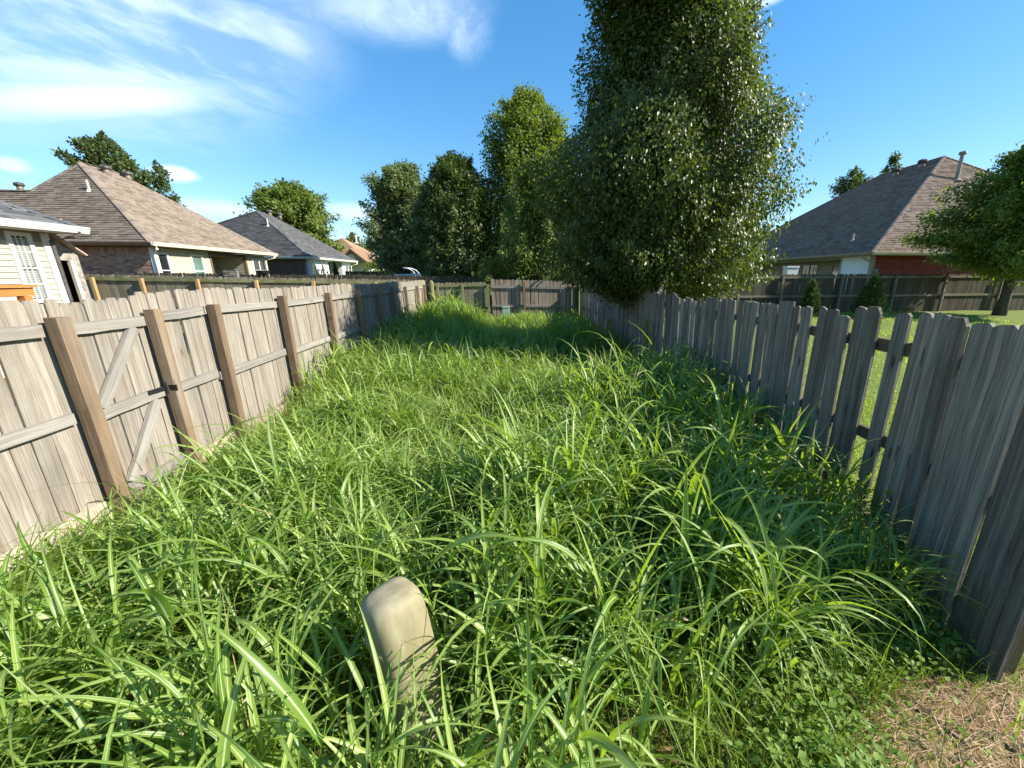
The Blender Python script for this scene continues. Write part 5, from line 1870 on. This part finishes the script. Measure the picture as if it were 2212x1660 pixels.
# low broad-leaved weeds
rs = np.random.RandomState(301)
n = 15000
x, y = sample_lot(n, 0.62, 5.0, rs, 0.04)
y = 0.62 + (y - 0.62) * rs.uniform(0.25, 1, n)
ok = (rs.uniform(0, 1, n) < (0.25 + 0.9 * vnoise(x, y, 0.5, 12))) & (rs.uniform(0, 1, n) < 1 - 0.9 * straw_zone(x, y))
x, y = x[ok], y[ok]
ex = rs.uniform(0.9, 2.25, 5000)
ey = rs.uniform(0.85, 2.0, 5000)
ok = (rs.uniform(0, 1, 5000) < 1 - 0.95 * straw_zone(ex, ey)) & (ex < lot_right(ey) - 0.03)
x, y = np.concatenate([x, ex[ok]]), np.concatenate([y, ey[ok]])
n = len(x)
p = np.stack([x, y, ground_z(x, y) + rs.uniform(0.02, 0.20, n) * (0.4 + vnoise(x, y, 0.4, 3))], 1)
aa = rs.uniform(0, 2 * np.pi, n)
ax = np.stack([np.cos(aa), np.sin(aa), rs.uniform(-0.3, 0.5, n)], 1)
nr = np.array([0, 0, 1.0]) + rs.normal(0, 0.35, (n, 3))
v, f = leaf_cloud(p, ax, nr, rs.uniform(0.018, 0.05, n), rs, 0.6)
wo_ = place('ground_weeds', big_mesh('ground_weeds', v, f, M['weed'], {'tint': np.repeat(np.clip(rs.normal(0.5, 0.25, n), 0, 0.95), 4)}, smooth=False))
tag(wo_, 'low broad-leaved weeds covering the soil near the straw patch', None, None, 'stuff')

# dry straw
rs = np.random.RandomState(302)
n = 5600
x, y = rs.uniform(1.1, 3.4, n), rs.uniform(0.55, 1.75, n)
ok = rs.uniform(0, 1, n) < np.clip(straw_zone(x, y) * 1.2 + 0.07, 0, 1)
x, y = x[ok], y[ok]
n = len(x)
base = np.stack([x, y, ground_z(x, y) + rs.uniform(0.004, 0.03, n)], 1)
v, f, rib, al = ribbons(base, rs.normal(0.4, 0.9, n), rs.uniform(0.05, 0.2, n), rs.uniform(0.0018, 0.0036, n), np.full(n, 1.5) + rs.normal(0, 0.08, n), np.full(n, 1.62), 3, rs=rs, across=2, wob=0.4)
v[:, 2] = np.maximum(v[:, 2], 0.006)
st_ = place('dry_straw', big_mesh('dry_straw', v, f, M['straw'], {'tint': np.repeat(rs.uniform(0, 1, n), 8)}))
tag(st_, 'dry cut straw lying on bare soil by the end of the grey fence', None, None, 'stuff')

# mown lawn beyond the right fence
rs_l = lambda x, y: np.where(x > np.interp(y, [1.27, 2.6, 5, 9, 15.9], [2.45, 2.7, 2.72, 2.6, 2.3]), 1.0, 0.0) * (0.35 + 0.8 * vnoise(x, y, 0.5, 33))
lw = [build_short(26000, 1.3, 5.5, 0.04, 0.11, 211, (0.005, 0.010), xr=(2.6, 6.5), keepf=rs_l, S=2),
      build_short(26000, 5.0, 15.9, 0.05, 0.12, 212, (0.010, 0.020), xr=(2.4, 17.5), keepf=rs_l, S=2)]
v, f, rib, al, tn = merge(lw)
lo = place('mown_lawn', big_mesh('mown_lawn', v, f, M['lawn'], {'tint': tn}))
tag(lo, 'bright sunlit mown lawn seen through gaps in the grey fence', None, None, 'stuff')

# fallen twig on the straw
tq = [at_z(1960, 1500, 0.03), at_z(2010, 1545, 0.025), at_z(2062, 1590, 0.02), at_z(2090, 1612, 0.015)]
mb_ = MB()
mb_.tube(tq, [0.004, 0.006, 0.007, 0.004], 6)
tw = mb_.build('fallen_twig', M['bark'], None, tuple(tq[0]), True)
tag(tw, 'thin dark twig lying across the dry straw', 'twig')

# ------------------------------------------------------------------ vines and weeds on the right fence
def vine(label, px0, py0, px1, py1, n, leaf, seed, mat, name='climbing_vine', xoff=0.05):
    rs = np.random.RandomState(seed)
    q0 = at_x(px0, py0, 2.47)
    q1 = at_x(px1, py1, 2.47)
    xb = float(lot_right(q0.y)) - xoff
    gz_ = float(ground_z(xb, q0.y))
    th = thing(name, label, 'plant', (xb, q0.y, gz_))
    t_ = rs.uniform(0, 1, n)
    c = np.stack([np.full(n, xb), q0.y + (q1.y - q0.y) * t_, q0.z + (q1.z - q0.z) * t_], 1)
    wv = 0.07 + 0.12 * np.sin(t_ * 7 + seed) ** 2
    p = c + np.stack([-np.abs(rs.normal(0, 0.05, n)), rs.normal(0, 1, n) * wv, rs.normal(0, 1, n) * 0.08], 1)
    aa = rs.uniform(0, 2 * np.pi, n)
    ax = np.stack([-0.5 + 0 * aa, np.cos(aa), np.sin(aa) * 0.6 - 0.3], 1)
    nr = np.array([-0.6, 0, 0.7]) + rs.normal(0, 0.35, (n, 3))
    v, f = leaf_cloud(p, ax, nr, leaf * rs.uniform(0.6, 1.3, n), rs, 0.7)
    b = np.array([xb, q0.y, gz_])
    place('foliage', big_mesh('foliage', v - b, f, mat, {'tint': np.repeat(np.clip(rs.normal(0.45, 0.25, n), 0, 0.95), 4)}, smooth=False), th, tuple(b))
    m_ = MB()
    m_.tube([(xb, q0.y, gz_), (xb - 0.01, q0.y + (q1.y - q0.y) * 0.5 + 0.04, (q0.z + q1.z) / 2), (xb - 0.01, q1.y, q1.z)], [0.006, 0.005, 0.003], 6)
    m_.build('stem', M['bark'], th, None, True)
    return th


vine('dark leafy vine climbing the grey fence at its middle, above the grass tips', 1412, 760, 1410, 690, 260, 0.05, 1, M['weed'])
vine('leafy creeper at the foot of the grey fence, nearest the pear tree', 1340, 740, 1335, 690, 300, 0.05, 2, M['weed'])
vine('sparse brownish creeper on the grey fence left of the widest gap', 1545, 880, 1548, 800, 150, 0.05, 3, M['leaf_mixed'])
vine('low leafy weed at the grey fence, right of the climbing vine', 1490, 830, 1492, 745, 240, 0.05, 4, M['weed'])
vine('thin hanging twig of pear leaves over the far end of the grey fence', 1265, 690, 1275, 640, 110, 0.06, 5, M['leaf_pear'], 'hanging_twig', 0.08)
vine('single broad weed growing through the gap in the grey fence near its end', 1888, 1075, 1886, 1050, 26, 0.06, 6, M['leaf_bright'], 'gap_weed', 0.0)
# dry twigs standing over the grey fence
q = at_x(1440, 618, 2.75)
mb_ = MB()
for k_, (dy_, dz_) in enumerate(((-0.12, 0.42), (-0.05, 0.30), (0.10, 0.22), (0.18, 0.12), (-0.2, 0.2))):
    mb_.tube([(q.x, q.y, q.z - 0.5), (q.x, q.y + dy_ * 0.4, q.z + dz_ * 0.4), (q.x - 0.02, q.y + dy_, q.z + dz_)], [0.010, 0.007, 0.002], 5)
dt = mb_.build('dry_twigs', M['straw'], None, (q.x, q.y, q.z - 0.5), True)
tag(dt, 'sunlit dry twigs sprouting over the grey fence under the pear tree', 'twigs')

# ------------------------------------------------------------------ utility pedestal in the grass
ph = 0.74
tp_ = at_z(836, 1285, ph)
pbx, pby = tp_.x + 0.075, tp_.y + 0.02
bm_, N = new_mat('faded beige plastic')
tc = N.n('ShaderNodeTexCoord').outputs['Object']
n1 = N.noise(tc, 30.0, 6.0, 0.7)
n2 = N.noise(N.vmul(tc, (14, 14, 3)), 1.0, 4.0)
c_ = N.mix(N.map(n2, 0.35, 0.7), (0.22, 0.19, 0.105), (0.31, 0.275, 0.175))
c_ = N.mix(N.m('MULTIPLY', N.map(n1, 0.58, 0.7), 0.35), c_, (0.22, 0.19, 0.12))
finish(bm_, N, c_, 0.6, n1, 0.06, 0.004, 0.35)
ped = thing('utility_pedestal', 'beige plastic cable pedestal half hidden in the tall grass', 'utility box', (pbx, pby, 0))


def sup(a, b, nexp, k_, n=28):
    th_ = 2 * math.pi * k_ / n
    c, s = math.cos(th_), math.sin(th_)
    return a * math.copysign(abs(c) ** (2 / nexp), c), b * math.copysign(abs(s) ** (2 / nexp), s)


def loft(levels, n=28, a=0.13, b=0.11, nexp=3.2, sel=None):
    v, f = [], []
    for z, sc in levels:
        for k_ in range(n):
            x_, y_ = sup(a * sc, b * sc, nexp, k_, n)
            v.append((x_, y_, z))
    for i in range(len(levels) - 1):
        for k_ in range(n):
            f.append((i * n + k_, i * n + (k_ + 1) % n, (i + 1) * n + (k_ + 1) % n, (i + 1) * n + k_))
    f.append(tuple(range((len(levels) - 1) * n, len(levels) * n)))
    return v, f


dome = [(ph * 0.18, 1.0), (ph * 0.5, 0.985), (ph * 0.8, 0.97), (ph * 0.9, 0.95), (ph * 0.945, 0.89), (ph * 0.975, 0.78), (ph * 0.992, 0.58), (ph, 0.30)]
v_, f_ = loft(dome, a=0.118, b=0.118)
tilt = Matrix.Rotation(R(-6), 3, 'Y') @ Matrix.Rotation(R(-46), 3, 'Z')
place('cover', mesh('cover', v_, f_, bm_, True), ped, (pbx, pby, 0), tilt)
v_, f_ = loft([(-0.1, 1.06), (ph * 0.20, 1.06), (ph * 0.215, 1.02), (ph * 0.22, 0.9)])
place('base', mesh('base', v_, f_, bm_, True), ped, (pbx, pby, 0), tilt)
# arched front shell, slightly proud
n_ = 11
v_, f_ = [], []
rows_ = 12
for i in range(rows_ + 1):
    for k_ in range(n_):
        u_ = -1 + 2 * k_ / (n_ - 1)
        top_ = ph * (0.80 - 0.14 * abs(u_) ** 2.5)
        z_ = ph * 0.23 + (top_ - ph * 0.23) * i / rows_
        x_ = u_ * 0.095
        y_ = -0.122 + 0.045 * abs(u_) ** 4
        v_.append((x_, y_, z_))
for i in range(rows_):
    for k_ in range(n_ - 1):
        f_.append((i * n_ + k_, i * n_ + k_ + 1, (i + 1) * n_ + k_ + 1, (i + 1) * n_ + k_))
b0 = len(v_)
for (x_, y_, z_) in list(v_):
    v_.append((x_ * 0.99, y_ + 0.02, z_ - 0.004))
rim = [rows_ * n_ + k_ for k_ in range(n_)]
for a_, b_ in zip(rim, rim[1:]):
    f_.append((a_, b_, b_ + b0, a_ + b0))
for i in range(rows_):
    f_.append((i * n_, (i + 1) * n_, (i + 1) * n_ + b0, i * n_ + b0))
    f_.append((i * n_ + n_ - 1, (i + 1) * n_ + n_ - 1, (i + 1) * n_ + n_ - 1 + b0, i * n_ + n_ - 1 + b0))
place('front_panel', mesh('front_panel', v_, f_, bm_, True), ped, (pbx, pby, 0), tilt)
lk = MB()
lk.box((0.030, -0.126, ph * 0.60), (0.052, -0.116, ph * 0.60 + 0.024))
place('lock_slot', mesh('lock_slot', lk.v, lk.f, M['black']), ped, (pbx, pby, 0), tilt)

# slim pale green marker post by the back fence
gq_ = at_y(1093, 662, 14.6)
gm_ = plain('pale green plastic', (0.30, 0.42, 0.33), 0.5, 0.12, 12.0)
gp_ = thing('marker_post', 'slim pale green utility marker post before the lighter back fence', 'utility post', (gq_.x, 14.6, float(ground_z(gq_.x, 14.6))))
m_ = MB()
m_.box((gq_.x - 0.12, 14.5, 0.1), (gq_.x + 0.12, 14.68, gq_.z - 0.05))
m_.build('shaft', gm_, gp_)
m_ = MB()
m_.box((gq_.x - 0.13, 14.49, gq_.z - 0.049), (gq_.x + 0.13, 14.69, gq_.z))
m_.build('cap', gm_, gp_)

# ------------------------------------------------------------------ small things in the neighbours' yards
q = at_y(824, 572, 34.0)
qp = at_y(817, 590, 34.0)
um = thing('patio_umbrella', 'open navy patio umbrella on a dark pole beyond the fences', 'umbrella', (qp.x, 34.0, 0.8))
m_ = MB()
m_.tube([(qp.x, 34.0, 0.8), (qp.x, 34.0, q.z + 0.75)], 0.09, 8)
m_.build('pole', M['black'], um)
m_ = MB()
ctr = Vector((q.x, 34.0, q.z + 0.28))
rimv = [Vector((q.x + math.cos(k_ * math.pi / 4) * 1.05, 34.0 + math.sin(k_ * math.pi / 4) * 1.05, q.z - 0.15)) for k_ in range(8)]
vv_ = [ctr] + rimv + [p - Vector((0, 0, 0.10)) for p in rimv]
m_.add(vv_, [(0, 1 + k_, 1 + (k_ + 1) % 8) for k_ in range(8)] + [(1 + k_, 9 + k_, 9 + (k_ + 1) % 8, 1 + (k_ + 1) % 8) for k_ in range(8)])
m_.build('canopy', M['navy'], um)

hm_ = plain('clear white plastic hoop', (0.72, 0.76, 0.80), 0.25, 0.05)
hp = thing('garden_hoops', 'pair of white arching hoops rising above the thin grey fence', 'hoops', (-6.4, 20.0, 0.6))
for dx_ in (0, 0.18):
    pts = []
    for i in range(9):
        t_ = i / 8
        qq = at_y(870 + 28 * math.sin(t_ * 1.5), 597 - 18 * math.cos(t_ * 1.6), 20.0)
        pts.append((qq.x + dx_, 20.0 + 0.1 * i * dx_, qq.z))
    pts.append((pts[-1][0] + 0.05, 20.0, 0.7))
    m_ = MB()
    m_.tube(pts, 0.022, 8)
    m_.build('hoop', hm_, hp, None, True)
wr = thing('white_rail', 'pale horizontal bar on white posts above the thin grey fence', 'rail', (-7.0, 19.2, 0.6))
ra, rb = at_y(850, 594, 19.2), at_y(910, 594, 19.2)
m_ = MB()
m_.box((ra.x, 19.18, ra.z - 0.025), (rb.x, 19.22, ra.z + 0.025))
m_.build('bar', plain('pale blue bar', (0.50, 0.62, 0.66), 0.5), wr)
for pxx in (891.5, 902):
    qq = at_y(pxx, 588, 19.16)
    m_ = MB()
    m_.tube([(qq.x, 19.14, 0.6), (qq.x, 19.14, qq.z - 0.04), (qq.x, 19.14, qq.z)], [0.04, 0.04, 0.012], 8)
    m_.build('post', M['white'], wr)
q = at_y(871, 580, 31.0)
m_ = MB()
pts = []
hh_ = [(0, 1.0), (0.25, 0.98), (0.42, 0.85), (0.52, 0.6), (0.56, 0.2)]
for z_, s_ in hh_:
    pts.append((q.x, 31.0, q.z - 0.35 + z_))
m_.tube(pts, [0.95 * s_ for _, s_ in hh_], 16)
m_.tube([(q.x, 31.0, 0.8), (q.x, 31.0, q.z - 0.35)], 0.5, 10)
wc = m_.build('covered_grill', plain('white weatherproof cover', (0.70, 0.72, 0.72), 0.6, 0.06), None, (q.x, 31.0, 0.8), True)
tag(wc, 'white rounded cover standing right of the navy umbrella', 'cover')

# kettle grill and bench in front of the tan house's porch
q = at_y(463 + 600 * 0, 0, 17.0)
gq2 = at_y(545, 588, 17.2)
kg = thing('kettle_grill', 'small dark grill before the double window of the tan house', 'grill', (gq2.x, 17.2, 0.6))
gq2 = at_y(568, 588, 17.2)
m_ = MB()
m_.tube([(gq2.x, 17.2, gq2.z - 0.12), (gq2.x, 17.2, gq2.z - 0.06), (gq2.x, 17.2, gq2.z + 0.05), (gq2.x, 17.2, gq2.z + 0.06)], [0.14, 0.21, 0.25, 0.25], 14)
m_.build('bowl', M['black'], kg)
for k_ in range(3):
    m_ = MB()
    a_ = k_ * 2.1
    m_.tube([(gq2.x + 0.1 * math.cos(a_), 17.2 + 0.1 * math.sin(a_), gq2.z - 0.1), (gq2.x + 0.3 * math.cos(a_), 17.2 + 0.3 * math.sin(a_), 0.4)], 0.015, 6)
    m_.build('leg', M['black'], kg)
bq0, bq1 = at_y(482, 588, 17.0), at_y(512, 588, 17.0)
bn = thing('garden_bench', 'pale bench back before the porch door of the tan house', 'bench', (bq0.x, 17.0, 0.4))
m_ = MB()
m_.box((bq0.x, 16.98, bq0.z - 0.02), (bq1.x, 17.02, bq0.z + 0.05))
m_.box((bq0.x, 16.98, bq0.z - 0.16), (bq1.x, 17.01, bq0.z - 0.09))
m_.build('backrest', M['rail_grey'], bn)
m_ = MB()
m_.box((bq0.x, 17.03, 0.80), (bq1.x, 17.5, 0.85))
m_.build('seat', M['rail_grey'], bn)
for xx_ in (bq0.x + 0.03, bq1.x - 0.03):
    for yy_ in (17.03, 17.45):
        m_ = MB()
        m_.box((xx_ - 0.03, yy_ - 0.03, 0.3), (xx_ + 0.03, yy_ + 0.03, (bq0.z + 0.06) if yy_ < 17.1 else 0.80))
        m_.build('leg', M['rail_grey'], bn)
# white cooler on the right porch
q = at_y(1708, 584, 21.0)
cl_ = thing('storage_bin', 'white plastic bin on a stand in the dark porch of the red brick house', 'bin', (q.x, 21.0, 0.6))
m_ = MB()
m_.box((q.x - 0.32, 20.8, q.z - 0.28), (q.x + 0.32, 21.2, q.z + 0.12))
m_.build('body', M['white'], cl_)
m_ = MB()
m_.box((q.x - 0.35, 20.77, q.z + 0.122), (q.x + 0.35, 21.23, q.z + 0.22))
m_.build('lid', M['white'], cl_)
m_ = MB()
m_.box((q.x - 0.28, 20.84, 0.5), (q.x + 0.28, 21.16, q.z - 0.282))
m_.build('stand', M['rail_dark'], cl_)
# thin metal pole with a yellow feeder behind the back fence
q = at_y(1018, 560, 18.4)
qf = at_y(1022, 592, 18.35)
fd = thing('bird_feeder', 'thin metal pole with a small yellow feeder behind the dark back fence', 'bird feeder', (q.x, 18.4, 0.4))
m_ = MB()
m_.tube([(q.x, 18.4, 0.4), (q.x, 18.4, q.z + 0.1)], 0.015, 6)
m_.build('pole', M['metal_tan'], fd)
m_ = MB()
m_.tube([(qf.x, 18.35, qf.z - 0.1), (qf.x, 18.35, qf.z - 0.02), (qf.x, 18.35, qf.z + 0.08), (qf.x, 18.35, qf.z + 0.11)], [0.05, 0.075, 0.06, 0.02], 10)
m_.build('feeder', plain('yellow plastic', (0.70, 0.50, 0.06), 0.4), fd)
